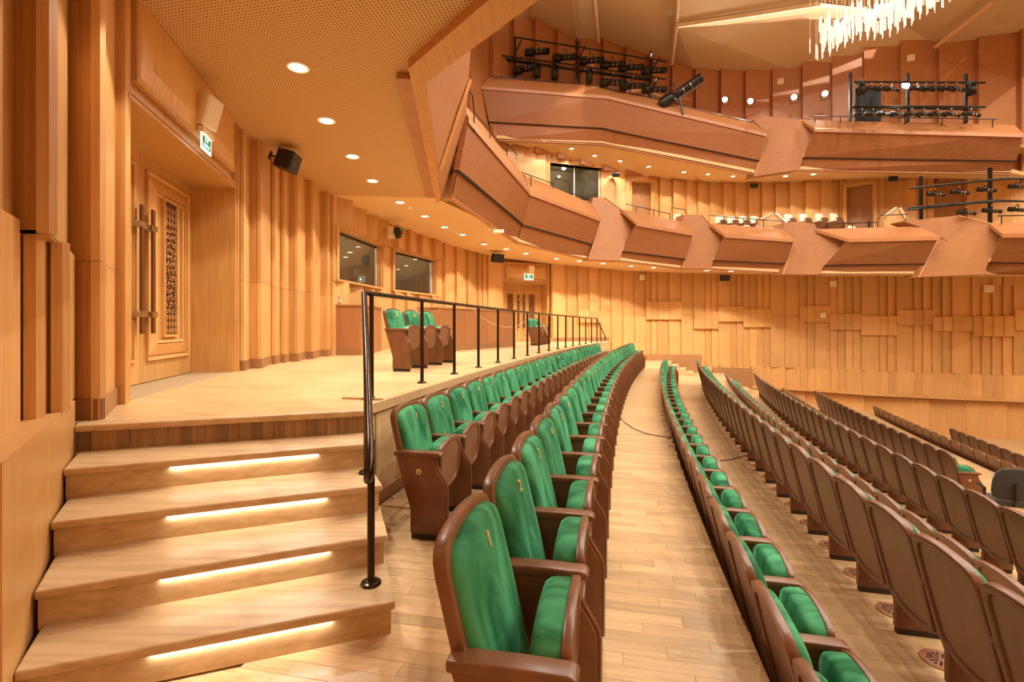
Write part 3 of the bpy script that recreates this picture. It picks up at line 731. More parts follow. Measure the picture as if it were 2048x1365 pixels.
# second balcony
parapet('second balcony front panel below the big rail of black stage lights', (963,172.5,19.2), (1217,192,19.6), (978,243,19.55), (1209,256,20.0), (990,279,19.75), (1205.5,288,20.3), (979,154,19.6), (1182,171,20.0))
parapet('narrow kinked panel of second balcony front under the last hanging stage lights', (1217,192,19.6), (1240,198,19.6), (1209,256,20.0), (1228.6,261,20.0), (1205.5,288,20.3), (1228.6,293,20.3), (1182,171,20.0), (1245,184,20.1))
parapet('second balcony front panel below the long follow spotlight', (1240,198,19.6), (1533.6,267,18.9), (1228.6,261,20.0), (1519.5,321,19.3), (1228.6,293,20.3), (1509,348,19.5), (1245,184,20.1), (1505.5,243,19.4))
connector('paler-lit angled return of second balcony front below two bright floodlights', [(1509,353,19.5),(1598.6,340,18.8),(1605.7,314.7,18.6),(1628.5,257,18.0),(1600,240,18.5),(1532,232,19.3),(1505.5,239,19.6),(1533.6,267,18.9)], ((2,3),(3,4),(0,7)))
parapet('second balcony front panel below the double rack of small stage lights', (1628.5,257,18.0), (2047,267,15.2), (1605.7,314.7,18.6), (2033,321,15.7), (1598.6,340,18.8), (2020.6,347,16.0), (1604,240,18.5), (2029,250,15.8))
# near end of the first balcony front: the wide leaning panel next to the edge beam, and its dark end face
o = base('wall_parapet', (-1.3, 8, ZS)); o['label'] = 'leaning balcony front panel with an upright batten next to the perforated ceiling edge'
b0, b1 = Vector((-.99, 5.72, ZS-.08)), Vector((-1.60, 11.2, ZS-.03)); t0, t1 = Vector((-.42, 5.9, ZS+1.5)), Vector((-1.02, 10.9, ZS+1.62))
MB().slab([b0, b1, t1, t0], (-.35, -.05, .0)).build('panel', 'balcony_cap', o)
for f in (.62,):
    p, q_ = b0.lerp(b1, f), t0.lerp(t1, f); MB().tube([p+Vector((.02, 0, 0)), q_+Vector((.02, 0, 0))], .05, 4).build('batten', 'edge_wood', o)
dk = [V(881, 396, 11.25), V(905.5, 394, 11.2), V(938, 236, 10.6), V(913.5, 190, 10.9), V(913, 240, 11.0)]
MB().slab(dk, (.0, .35, 0)).build('end_face', 'baseboard_wood', o)

# second soffit
pr = [((*wp(978, -.1), soff2(978)), EB(978, 277, 19.7)), ((*wp(1047, -.1), soff2(1047)), EB(1040, 280, 19.9)), ((*wp(1247, -.1), soff2(1247)), EB(1205.5, 287, 20.3)), ((*wp(1290, -.1), soff2(1290)), EB(1228.6, 292, 20.3)), ((*wp(1400, -.1), soff2(1400)), EB(1360, 317, 19.9)), ((*wp(1540, -.1), soff2(1540)), EB(1509, 347, 19.5)), ((*wp(1660, -.1), soff2(1660)), EB(1598.6, 340, 18.8)), ((*wp(1850, -.1), soff2(1850)), EB(1800, 343, 17.4)), ((*wp(2100, -.1), soff2(2100)), EB(2020, 346, 16.0))]
s2 = base('ceiling', (8, 20, 8)); ruled(pr).build('soffit_board', 'soffit_plain', s2)
# floor of the first balcony and of the second (underside carries the soffits)
def deck(us, off, zf, front, name):
    pass

# ------------------------------------------------------------------ main ceiling: folded panels
ce = base('ceiling', (10, 14, 14))
def cpan(pts, mat='ceiling_panel', t=.15, nm='ceiling_panel'):
    P = quad(*pts); return MB().slab(P, (0, 0, t)).build(nm, mat, ce)
def Yw(u): return itp(WT, u)+.1
cpan([(1060,40,20.8),(1067,43,Yw(1067)),(1156,89,Yw(1156)),(1160,-140,15.5),(1085,-140,15.5)])
cpan([(1156,89,Yw(1156)),(1196,82,Yw(1196)),(1181,-140,16.0),(1120,-140,15.5)])
cpan([(1197,82,Yw(1196)),(1341,124,Yw(1341)),(1354,52,19.6),(1358,-140,15.2),(1183,-140,15.5)])
cpan([(1344,124,Yw(1345)),(1390,143,Yw(1390)),(1490,149,Yw(1490)),(1590,142,Yw(1590)),(1692,130,Yw(1692)),(1775,30,18.2),(1640,14,18.4),(1354,56,19.4)])
cpan([(1354,44,19.0),(1640,2,18.0),(1775,20,17.8),(1800,-140,14.5),(1360,-140,15.0)])
cpan([(1692,130,Yw(1692)),(1871,90,Yw(1871)),(1985,5,16.4),(2010,-140,13.6),(1790,-140,14.8),(1775,30,18.2)])
cpan([(1873,98,Yw(1873)),(1950,85,Yw(1950)),(2034,70,Yw(2034)),(2200,40,Yw(2200)),(2250,-140,12.4),(2010,-140,13.4),(1992,4,16.2)])
for pts in ([(1196,84,21.0),(1183,-60,16.6)], [(1343,128,21.6),(1352,52,19.2),(1358,-60,16.4)], [(1352,50,19.0),(1500,28,18.4),(1640,6,17.8)], [(1870,94,18.1),(1988,2,16.0)]):
    P = quad(*pts); MB().tube(P, .09, 4).build('ceiling_batten', 'pale_edge' if pts[0][0] > 1800 else 'ceiling_panel', ce)
# flat part of the ceiling over the rest of the hall
MB().box(-6, -8, 15.4, 34, 16.5, 15.6).build('ceiling_panel', 'ceiling_panel', ce)

# ------------------------------------------------------------------ walls that close the hall outside the view
o = MB().box(-6, -8.3, -3.2, 34, -8.0, 15.4).build('wall_near', 'wall_wood'); o['kind'] = 'structure'
o = MB().box(34, -8.3, -3.2, 34.3, 30, 15.4).build('wall_stage', 'wall_wood'); o['kind'] = 'structure'
o = MB().box(-6.3, -8.3, -3.2, -6.0, 30, 15.4).build('wall_back', 'wall_wood'); o['kind'] = 'structure'
o = MB().box(-6.3, 24.0, -3.2, 34.3, 24.3, 15.6).build('wall_outer', 'wall_wood'); o['kind'] = 'structure'

# ------------------------------------------------------------------ recessed downlights
def make_downlight(energy, spot, r=.105):
    t = thing('downlight', 'x', 'downlight')
    MB().lathe((0, 0, -.004), [(r*.82, .03), (r*.86, -.006), (r*1.05, -.012), (r*1.2, -.004), (r*1.2, .012)], 20).build('trim_ring', 'white_paint', t, smooth=40)
    MB().lathe((0, 0, 0), [(r*.82, -.002), (r*.82, .004)], 20).build('diffuser', 'lamp_glow', t)
    ld = lampdata('downlight_lamp', 'SPOT', energy, .06, spot, .18)
    lo = bpy.data.objects.new('bulb', ld); COL.objects.link(lo); lo.parent = t; lo.location = (0, 0, -.03)
    freeze(t); return t
DLP = [(596,133),(653,240),(705,312),(745,361),(800,404),(850,432),(889,454),(925,469),(968,488),(1012,498),(1052,507),(1113,517),(1158,522),(1206,527),(1262,532),(1307,535),(1358,538),(1413,541),(1462,542),(1511,543)]
dl0 = make_downlight(E_SOFFIT, 108)
def soffit1_hit(u, v):
    # depth at which this direction meets the first soffit
    best = None
    for pr_ in (pairs, pairs2):
        for (a0, b0_), (a1, b1_) in zip(pr_, pr_[1:]):
            for tri in ((a0, a1, b1_), (a0, b1_, b0_)):
                p = [Vector(x) for x in tri]; n = (p[1]-p[0]).cross(p[2]-p[0]); dirv = V(u, v, 1.0)-Vector((0, 0, EYE))
                dn = n.dot(dirv)
                if abs(dn) < 1e-9: continue
                tt = n.dot(p[0]-Vector((0, 0, EYE)))/dn; h = Vector((0, 0, EYE))+dirv*tt
                ok = True
                for i in range(3):
                    e = p[(i+1) % 3]-p[i]
                    if n.dot(e.cross(h-p[i])) < -1e-6*n.length: ok = False
                if ok and tt > 0 and (best is None or tt < best[1]): best = (h, tt)
    return best[0] if best else None
first = True
for i, (u, v) in enumerate(DLP):
    h = soffit1_hit(u, v)
    if h is None: h = V(u, v, 2.6*F/(VH-v))
    o = dl0 if first else copy_tree(dl0); first = False
    o.location = (h.x, h.y, h.z-.006)
    nm = {0: 'largest round downlight in the perforated ceiling by the carved door', 1: 'second round downlight in the perforated ceiling past the carved door'}.get(i)
    tag(o, nm or '%s round downlight from the near carved door along the first balcony soffit' % ordw(i+1), 'downlight', 'downlights under the first balcony')
# two more above and behind the camera position
for (x, y) in ((-2.1, 4.0),):
    o = copy_tree(dl0); o.location = (x, y, ZS-.006); tag(o, 'round downlight in the perforated ceiling right above the steps', 'downlight', 'downlights under the first balcony')
dl2 = make_downlight(E_SOFFIT2, 108, .10)
for i, (u, v) in enumerate([(1087,284),(1143,297),(1189,311),(1240,322),(1298,333),(1368,344),(1417,348),(1467,352),(1571,352),(1627,348)]):
    t_ = .45; Yl = (itp(WT, u)-1.0)
    o = dl2 if i == 0 else copy_tree(dl2)
    # sits in the plane of the second soffit
    best = None
    for (a0, b0_), (a1, b1_) in zip(pr, pr[1:]):
        for tri in ((a0, a1, b1_), (a0, b1_, b0_)):
            p = [Vector(x) for x in tri]; n = (p[1]-p[0]).cross(p[2]-p[0]); dv = V(u, v, 1.0)-Vector((0, 0, EYE)); dn = n.dot(dv)
            tt = n.dot(p[0]-Vector((0, 0, EYE)))/dn; h = Vector((0, 0, EYE))+dv*tt
            ok = all(n.dot((p[(k+1) % 3]-p[k]).cross(h-p[k])) > -1e-6*n.length for k in range(3))
            if ok: best = h
    h = best if best is not None else V(u, v, Yl)
    o.location = (h.x, h.y, h.z-.006)
    tag(o, '%s round downlight under the second balcony counted from its blank left end wall' % ordw(i+1) if 0 else '%s round downlight under the second balcony, counted past the wide balcony window' % ordw(i+1), 'downlight', 'downlights under the second balcony')
# unseen house lights, added in the main ceiling to light the seats
hl = make_downlight(E_HOUSE_ADDED, 150, .16)
HL = [(x, y) for x in (2.5, 7.5, 12.5, 18) for y in (-3, 3, 9, 15)]
for i, (x, y) in enumerate(HL):
    o = hl if i == 0 else copy_tree(hl); o.location = (x, y, 15.38); tag(o, 'added unseen round house light in the high main ceiling above the seats', 'downlight', 'added house lights in the main ceiling')

# ------------------------------------------------------------------ theatre seats
TILT = radians(13.5); BX, BZ = -.285, .28; PITCH = .56
def bpt(y, t, dep): return (BX - sin(TILT)*t + cos(TILT)*dep, y, BZ + cos(TILT)*t + sin(TILT)*dep)
HB = [(0, -.035), (.10, -.03), (.17, -.012), (.236, .015), (.256, .05), (.264, .20), (.268, .38), (.268, .565), (.260, .610), (.238, .640), (.195, .660), (.10, .674), (0, .679)]
def full(h): return h + [(-y, t) for y, t in h[-2:0:-1]]
OUT = full(HB)
def scaled(o, ky, kt, c=(0, .33)): return [(y*ky, c[1]+(t-c[1])*kt) for y, t in o]
def ring(fn, o, i, d0, d1):
    """frame between outline o and inner outline i, from depth d0 to d1"""
    n = len(o); v = [fn(*p, d0) for p in o]+[fn(*p, d1) for p in o]+[fn(*p, d0) for p in i]+[fn(*p, d1) for p in i]
    f = []
    for k in range(n):
        m = (k+1) % n
        f += [(k, m, n+m, n+k), (2*n+k, 3*n+k, 3*n+m, 2*n+m), (k, 2*n+k, 2*n+m, m), (n+k, n+m, 3*n+m, 3*n+k)]
    return MB().poly(v, f)
def dome(fn, o, layers, c):
    """padded shape: outline shrinking as it rises"""
    n = len(o); v = []; f = []
    for kk, dd in layers: v += [fn(c[0]+(y-c[0])*kk, c[1]+(t-c[1])*kk, dd) for y, t in o]
    L = len(layers)
    for l in range(L-1):
        for k in range(n): f.append((l*n+k, l*n+(k+1) % n, (l+1)*n+(k+1) % n, (l+1)*n+k))
    v.append(fn(c[0], c[1], layers[-1][1])); top = len(v)-1
    for k in range(n): f.append(((L-1)*n+k, (L-1)*n+(k+1) % n, top))
    v.append(fn(c[0], c[1], layers[0][1])); b = len(v)-1
    for k in range(n): f.append((k, b, (k+1) % n))
    return MB().poly(v, f)
def spt(y, t, dep): return (-.075 + .04*t - .0 + dep, y, .315 + t)     # folded seat, t up, dep towards the front
HS = [(0, -.01), (.10, -.006), (.16, .012), (.20, .045), (.222, .10), (.228, .20), (.226, .285), (.214, .318), (.17, .345), (.09, .362), (0, .368)]
SO = full(HS)
PAN = [(-.27, .04), (-.27, .215), (-.385, .60), (-.085, .60), (-.083, .555), (-.074, .525), (-.052, .483), (-.022, .437), (-.005, .402), (0, .365), (0, .04)]
def panel_mb(y): return MB().hexa([(x, y-.026, z) for x, z in PAN], [(x, y+.026, z) for x, z in PAN])
def arm_mb(y):
    prof = [(-.395, .598), (-.395, .632), (-.20, .636), (-.06, .634), (-.038, .628), (-.030, .615), (-.040, .602), (-.085, .598)]
    return MB().hexa([(x, y-.037, z) for x, z in prof], [(x, y+.037, z) for x, z in prof])
def trim_mb(y): return MB().tube([(x+.003, y, z) for x, z in PAN[3:]], .014, 6)
def plinth_mb(y): return MB().box(-.262, y-.022, 0, -.006, y+.022, .041)
def seat_mesh(mb, nm, mat, **k):
    m = mb.mesh(nm, **k); m.materials.append(MATS[mat]); return m
SM = {}
yp = -PITCH/2
SM['side_panel'] = seat_mesh(panel_mb(yp), 'side_panel', 'chair_panel', bevel=.006, seg=2, smooth=30)
SM['edge_moulding'] = seat_mesh(trim_mb(yp), 'edge_moulding', 'chair_wood', smooth=60)
SM['plinth'] = seat_mesh(plinth_mb(yp), 'plinth', 'dark_plinth')
SM['armrest'] = seat_mesh(arm_mb(yp), 'armrest', 'chair_wood', bevel=.010, seg=3, smooth=35)
SM['back_frame'] = seat_mesh(ring(bpt, OUT, scaled(OUT, .84, .89), -.028, .016), 'back_frame', 'chair_wood', bevel=.007, seg=2, smooth=40)
SM['back_panel'] = seat_mesh(dome(bpt, scaled(OUT, .85, .90), [(1, -.016), (1, .0)], (0, .33)), 'back_panel', 'chair_back')
SM['back_cushion'] = seat_mesh(dome(bpt, scaled(OUT, .89, .90, (0, .36)), [(1, .0), (1.005, .022), (.985, .038), (.93, .053), (.80, .062), (.5, .066)], (0, .34)), 'back_cushion', 'green_velvet', smooth=70)
SM['seat_frame'] = seat_mesh(ring(spt, SO, scaled(SO, .80, .84, (0, .17)), -.028, .006), 'seat_frame', 'chair_wood', bevel=.009, seg=2, smooth=40)
SM['seat_panel'] = seat_mesh(dome(spt, scaled(SO, .81, .85, (0, .17)), [(1, -.02), (1, -.002)], (0, .17)), 'seat_panel', 'chair_back')
SM['seat_cushion'] = seat_mesh(dome(spt, scaled(SO, .96, .96, (0, .18)), [(1, -.026), (1.0, -.075), (.975, -.10), (.90, -.118), (.5, -.128)], (0, .18)), 'seat_cushion', 'green_velvet', smooth=70)
SM2 = {'side_panel': seat_mesh(panel_mb(-yp), 'side_panel', 'chair_panel', bevel=.006, seg=2, smooth=30), 'edge_moulding': seat_mesh(trim_mb(-yp), 'edge_moulding', 'chair_wood', smooth=60),
       'plinth': seat_mesh(plinth_mb(-yp), 'plinth', 'dark_plinth'), 'armrest': seat_mesh(arm_mb(-yp), 'armrest', 'chair_wood', bevel=.010, seg=3, smooth=35)}
pm = MB().lathe((-.205, yp-.027, .49), [(.001, -.004), (.018, -.003), (.021, .0), (.021, .003)], 16, axis=(0, 1, 0)); SM['row_plate'] = seat_mesh(pm, 'row_plate', 'gold', smooth=40)
DIG = {}
def digits(n):
    if n not in DIG:
        me = text_mesh(str(n), .075, .003); me.materials.append(MATS['gold']); DIG[n] = me
    return DIG[n]
def seat(label, group, loc, th, number=None, last=False, plate=None, jit=0):
    o = thing('theatre_seat', label, 'seat', loc, -th, group)
    P = {}
    for k, up in (('side_panel', None), ('edge_moulding', 'side_panel'), ('plinth', 'side_panel'), ('armrest', None), ('back_frame', None), ('back_panel', 'back_frame'), ('back_cushion', None), ('seat_frame', None), ('seat_panel', 'seat_frame'), ('seat_cushion', None)):
        P[k] = link(k, SM[k], P[up] if up else o)
    if last:
        sp_ = link('side_panel', SM2['side_panel'], o); link('armrest', SM2['armrest'], o)
        for k in ('edge_moulding', 'plinth'): link(k, SM2[k], sp_)
    if number is not None:
        d = link('seat_number', digits(number), P['back_cushion'])
        p = bpt(0, .555, .066); d.location = p
        M = Matrix(((0, -sin(TILT), cos(TILT)), (1, 0, 0), (0, cos(TILT), sin(TILT)))); d.rotation_euler = M.to_euler()
    if plate:
        rp_ = link('row_plate', SM['row_plate'], P['side_panel'])
        t = link('plate_number', text_mesh(str(plate), .026, .001), P['side_panel']); t.data.materials.append(MATS['shadow_gap'])
        t.location = (-.205, yp-.033, .49); t.rotation_euler = (pi/2, 0, 0)
    return o
ORD = 'first second third fourth fifth sixth seventh eighth ninth tenth'.split()
def row(d, s0, s1, z, tmpl, group, numbered=False, plate=None):
    s = s0; i = 0; n = int(round((s1-s0)/PITCH))
    for i in range(n+1):
        s = s0 + i*PITCH; x, y = RC(s, d)
        lab = tmpl(i, n) if callable(tmpl) else tmpl
        seat(lab, group, (x, y, z), TH(s), (i+1) if numbered else None, i == n, plate if i == 0 else None)
row(.0, 0.0, 16.9, Z0, lambda i, n: 'green velvet seat numbered %s in the row beside the wide walkway' % card(i+1), 'numbered seats beside the walkway', True)
row(-1.13, 2.05, 15.9, Z0, lambda i, n: 'green velvet seat numbered %s in the row against the raised platform' % card(i+1), 'numbered seats against the platform', True, '16')
far = lambda t: (lambda i, n: '%s seat from the far wall in the %s' % (ordw(n-i+1), t))
row(1.15, .11, 16.7, Z1, far('first green row below the walkway edge'), 'seats in the first row below the walkway')
row(2.2, .87, 17.1, Z1, far('second row below the walkway'), 'seats in the second row below the walkway')
row(3.28, 2.2, 19.2, Z2, far('third row below the walkway'), 'seats in the third row below the walkway')
row(4.3, 3.1, 19.2, Z2, far('fourth row below the walkway'), 'seats in the fourth row below the walkway')
row(5.33, 9.65, 19.8, Z3, far('fifth row below the walkway'), 'seats in the fifth row below the walkway')
row(6.28, 9.62, 19.35, Z3, lambda i, n: 'end seat with a gold row plate behind the grey office chair' if i == 0 else far('sixth row, ending at the office chair')(i, n), 'seats in the sixth row below the walkway', False, '9')
row(8.38, 10.2, 20.05, Z4, far('seventh row, just below the wall ledge'), 'seats in the seventh row below the walkway')
row(9.58, 12.2, 17.3, Z5, far('lowest short row of brown backed seats'), 'seats in the lowest row')
# three seats on the platform by the control desk, three more by the far door
for i in range(3):
    th = .24; p = (-1.42 + sin(th)*.62*i, 7.46 + cos(th)*.62*i, ZP)
    seat(('first', 'second', 'third')[i]+' of three green seats standing on the platform behind the railing near the desk', 'three seats near the desk', p, th, (30, 30, 31)[i], i == 2)
for i in range(3):
    th = .31; p = (.98 + sin(th)*.58*i, 16.95 + cos(th)*.58*i, ZP)
    seat(('first', 'second', 'third')[i]+' of three green seats on the platform in front of the far carved door', 'three seats by the far door', p, th, None, i == 2)
# round air grilles in the floor behind the second row
def grille_mesh():
    mb = MB().lathe((0, 0, 0), [(.115, 0), (.113, .006), (.098, .007), (.001, .0075)], 28)
    return mb
def slots():
    mb = MB()
    for k in range(16):
        a = 2*pi*k/16; r0, r1 = ((.02, .075) if k % 2 == 0 else (.05, .08)); w = .0045
        for (ra, rb) in ((r0, r1),):
            c, s_ = cos(a), sin(a); p = lambda r, o: (r*c-o*s_, r*s_+o*c)
            mb.prism([p(ra, -w), p(rb, -w*1.3), p(rb, w*1.3), p(ra, w)], .0070, .0082)
    return mb
GM = grille_mesh().mesh('grille_plate', smooth=40); GM.materials.append(MATS['copper_grille'])
GS = slots().mesh('slots', bevel=0); GS.materials.append(MATS['dark_hole'])
def grilles(d, s0, n, z, label, group):
    for i in range(n):
        s = s0 + PITCH*i; x, y = RC(s, d); g = thing('floor_grille', ordw(n-i)+label, 'air grille', (x, y, z), 0, group)
        link('grille_plate', GM, g); link('slots', GS, g)
x_, y_ = 868/985*3.08, 3.08
grilles(2.06, 1.43, 26, Z1, ' copper floor grille from the far wall under the second row of seats', 'floor grilles behind the second row')
grilles(4.16, 3.66, 24, Z2, ' copper floor grille from the far wall under the fourth row of seats', 'floor grilles behind the fourth row')

# ------------------------------------------------------------------ platform railing
RH = .962; RD = -2.12
def rp(s, z): x, y = RC(s, RD + .16*max(0, (s-6)/12)); return (x, y, z)
rl = thing('railing', 'long dark bronze railing along the platform edge, bending down beside the lit steps', 'railing', (-1.26, 4.46, ZP))
top = [rp(s, ZP+RH) for s in srange(2.62, 18.2, 24)]
c0 = (-1.31, 4.36, ZP+RH)
MB().tube([c0]+top, .023, 10).build('top_rail', 'dark_bronze', rl, smooth=60)
dn = [c0, (-1.02, 3.45, 1.385), (-.76, 2.62, .955), (-.715, 2.47, .875), (-.705, 2.42, .83), (-.712, 2.44, .79), (-.73, 2.52, .785), (-.75, 2.62, .80)]
MB().tube(dn, .025, 10).build('stair_rail', 'dark_bronze', rl, smooth=60)
def post(p, zt, r=.0205):
    x, y, z = p
    ps_ = MB().tube([(x, y, z), (x, y, zt)], r, 10).build('post', 'dark_bronze', rl, smooth=60)
    MB().lathe((x, y, z), [(.052, 0), (.055, .006), (.05, .014), (.034, .018), (.03, .026), (.022, .028)], 16).build('post_foot', 'dark_bronze', ps_, smooth=40)
for k in range(15):
    p = rp(3.62 + 1.04*k, ZP+.0); post((p[0], p[1], ZP+.018), ZP+RH)
post((-1.275, 4.47, ZP), ZP+RH); post((-1.01, 3.42, RIS*3), 1.37); post((-.75, 2.62, RIS), .94)
fe = [rp(18.2, ZP+RH), rp(19.9, ZP+.22), rp(19.95, ZP+.1)]
MB().tube(fe, .02, 8).build('far_stair_rail', 'dark_bronze', rl, smooth=60)
for s in (19.0, 19.85): p = rp(s, 0); MB().tube([(p[0], p[1], 0), (p[0], p[1], ZP+RH-.74*(s-18.2)/1.7)], .018, 8).build('post', 'dark_bronze', rl)

# ------------------------------------------------------------------ control desk and its low partition
pt_ = thing('low_partition', 'low ribbed wooden partition carrying a water bottle below the control window', 'partition', (-3.75, 11.25, ZP))
MB().prism([(-4.08, 11.18), (-3.44, 11.18), (-3.34, 11.7), (-3.5, 13.2), (-3.62, 13.2), (-3.5, 11.8), (-4.08, 11.4)], ZP, 2.0).build('body', 'booth_wood', pt_)
MB().prism([(-4.08, 11.15), (-3.41, 11.15), (-3.31, 11.7), (-3.47, 13.2), (-3.65, 13.2), (-3.52, 11.82), (-4.08, 11.43)], 2.0, 2.03).build('top_board', 'baseboard_wood', pt_)
MB().prism([(-4.08, 11.16), (-3.42, 11.16), (-3.44, 11.18), (-4.08, 11.18)], ZP, ZP+.13).build('skirting_board', 'baseboard_wood', pt_)
ds = thing('control_desk', 'long brown panelled control desk front behind the platform seats', 'desk', (-.9, 14.3, ZP))
A_, B_ = Vector((-1.84, 12.55)), Vector((.10, 16.1)); t_ = (B_-A_).normalized(); n_ = Vector((-t_.y, t_.x)); Ld = (B_-A_).length
for k in range(7):
    a = A_+t_*(Ld*k/7+.004); b = A_+t_*(Ld*(k+1)/7-.004)
    MB().prism([tuple(a), tuple(b), tuple(b+n_*.06), tuple(a+n_*.06)], ZP+.14, 1.99).build('front_panel', 'booth_wood', ds)
MB().prism([tuple(A_+n_*.02), tuple(B_+n_*.02), tuple(B_+n_*.7), tuple(A_+n_*.7)], ZP, 1.97).build('body', 'baseboard_wood', ds)
MB().prism([tuple(A_-n_*.02), tuple(B_-n_*.02), tuple(B_+n_*.75), tuple(A_+n_*.75)], 1.99, 2.03).build('top_board', 'baseboard_wood', ds)
MB().prism([tuple(A_-n_*.015), tuple(B_-n_*.015), tuple(B_+n_*.02), tuple(A_+n_*.02)], ZP, ZP+.14).build('skirting_board', 'baseboard_wood', ds)
bt = thing('water_bottle', 'small clear plastic water bottle on the low partition', 'bottle', (-3.94, 11.28, 2.03))
MB().lathe((-3.94, 11.28, 2.03), [(.03, 0), (.033, .01), (.033, .06), (.028, .085), (.033, .11), (.033, .15), (.014, .19), (.013, .2)], 14).build('body', 'bottle_plastic', bt, smooth=50)
MB().lathe((-3.94, 11.28, 2.03), [(.0335, .07), (.0337, .105)], 14).build('paper_band', 'white_paint', bt, smooth=50)
MB().lathe((-3.94, 11.28, 2.03), [(.016, .2), (.016, .222)], 12).build('cap', 'white_plastic', bt, smooth=50)

# ------------------------------------------------------------------ loudspeakers, signs, cameras
def wall_dir(a, b): t = Vector((b[0]-a[0], b[1]-a[1])).normalized(); return t, Vector((t.y, -t.x))
def local(o, mb, nm, mat, **k):
    me = mb.mesh(nm, **k); me.materials.append(MATS[mat]); return link(nm, me, o)
def cabinet(name, label, cat, loc, rot, w, h, d, mat, group=None, arm=.14):
    """trapezoid loudspeaker on an angled wall bracket; local +X is the front"""
    o = thing(name, label, cat, loc, 0, group); o.rotation_euler = rot
    pl_ = [(0, -w/2), (-d*.25, -w/2-.004), (-d, -w*.30), (-d, w*.30), (-d*.25, w/2+.004), (0, w/2)]
    local(o, MB().hexa([(x, y, -h/2) for x, y in pl_], [(x, y, h/2) for x, y in pl_]), 'cabinet', mat, bevel=.015, seg=3, smooth=40)
    local(o, MB().box(-.004, -w/2+.02, -h/2+.02, .006, w/2-.02, h/2-.02), 'front_grille', mat, bevel=.004)
    local(o, MB().tube([(-d+.01, 0, 0), (-d-arm*.5, 0, .01), (-d-arm, 0, 0)], .014, 8), 'bracket_arm', mat)
    local(o, MB().box(-d-arm-.02, -.035, -.07, -d-arm, .035, .07), 'wall_plate', mat, bevel=.006)
    return o
cabinet('loudspeaker', 'white loudspeaker on a bracket above the near carved door', 'speaker', (-3.50, 5.78, 4.04), (0, radians(16), radians(-2)), .27, .36, .26, 'white_plastic')
cabinet('loudspeaker', 'black loudspeaker on the board wall right of the near carved door', 'speaker', (-3.52, 8.02, 4.19), (0, radians(18), radians(2)), .34, .30, .30, 'black_plastic', arm=.12)
cabinet('loudspeaker', 'black loudspeaker high on the wall beside the far carved door', 'speaker', (V(998, 517, 18.6)), (0, radians(10), radians(-50)), .50, .33, .30, 'black_plastic')
cabinet('loudspeaker', 'white loudspeaker above the far carved door', 'speaker', (V(1064, 540, 20.0)), (0, radians(12), radians(-60)), .24, .32, .2, 'white_plastic')
for lab, (u, v, Y), w in (('small black speaker under the first balcony on the far board wall', (1450, 557, 21.45), .42), ('small black speaker between the balcony window and brown door', (1232, 350, 21.4), .32), ('small black speaker on the balcony wall above the first white seats', (1509, 371.6, 21.2), .32), ('small black speaker on the balcony wall beside the sloped pale partition', (1788, 358, 18.5), .3)):
    cabinet('loudspeaker', lab, 'speaker', V(u, v, Y), (0, radians(15), radians(-95)), w, w*.55, .2, 'black_plastic', arm=.06)
def exit_sign(label, c, ang, sc=1.0):
    o = thing('exit_sign', label, 'sign', c, ang)          # local +X out of the wall, Y along it
    local(o, MB().box(0, -.17*sc, .0, .07*sc, .17*sc, .07*sc), 'housing', 'white_plastic', bevel=.008)
    local(o, MB().box(.028*sc, -.155*sc, -.19*sc, .042*sc, .155*sc, .0), 'lit_plate', 'sign_white')
    local(o, MB().box(.0425*sc, -.125*sc, -.155*sc, .0435*sc, .125*sc, -.022*sc), 'green_field', 'green_sign')
    for body, dz, sz in (('EXIT', -.055, .062), ('выход', -.115, .060)):
        me = text_mesh(body, sz*sc, .0006); me.materials.append(MATS['sign_white']); t = link('lettering', me, o)
        t.location = (.0445*sc, 0, dz*sc); t.rotation_euler = (pi/2, 0, pi/2)
    ld = lampdata('sign_light', 'POINT', .35, .05, col=(.8, 1, .9)); lo = bpy.data.objects.new('sign_lamp', ld); COL.objects.link(lo); lo.parent = o; lo.location = (.09, 0, -.12)
    return o
tw, nw = wall_dir(D(248, 4.31), D(463, 7.12))
an = atan2(nw.y, nw.x)
def onwall(Y, off): a = D(248, 4.31); x = a[0]+tw.x*(Y-a[1])/tw.y; return (x+nw.x*off, Y+nw.y*off)
exit_sign('lit green and white EXIT sign above the near carved door', (*onwall(5.82, .085), 3.80), an)
t2, n2 = wall_dir(wp(1006), wp(1094)); 
exit_sign('lit EXIT sign above the far carved door', (V(1057, 549, 20.35)), atan2(n2.y, n2.x), 1.3)
o = thing('pan_camera', 'white box with a black pan camera between the control windows', 'camera', V(783, 466, 13.55))
L0 = o.location
local(o, MB().box(-.09, -.1, -.16, .07, .1, .16), 'box', 'white_plastic', bevel=.01)
local(o, MB().box(.1, -.14, -.05, .30, .04, .13), 'camera_base', 'black_plastic', bevel=.02); local(o, MB().lathe((.2, -.05, -.10), [(.02, -.07), (.07, -.05), (.09, 0), (.08, .05)], 14), 'camera_head', 'black_plastic', smooth=50)
local(o, MB().box(.27, -.142, .08, .29, -.139, .1), 'status_light', 'led_green')
o = thing('security_camera', 'white bullet security camera hanging from the soffit edge', 'camera', V(985, 457, 14.6) + Vector((0, 0, -.02)))
local(o, MB().box(-.14, -.1, -.02, .06, .1, .04), 'ceiling_plate', 'white_paint', bevel=.01); local(o, MB().tube([(0, 0, 0), (.05, 0, -.06)], .03, 8), 'neck', 'black_plastic')
local(o, MB().box(.0, -.06, -.12, .34, .06, -.02), 'body', 'white_paint', bevel=.015); local(o, MB().lathe((.34, 0, -.07), [(.04, 0), (.04, .01)], 12, axis=(1, 0, 0)), 'lens', 'black_plastic')
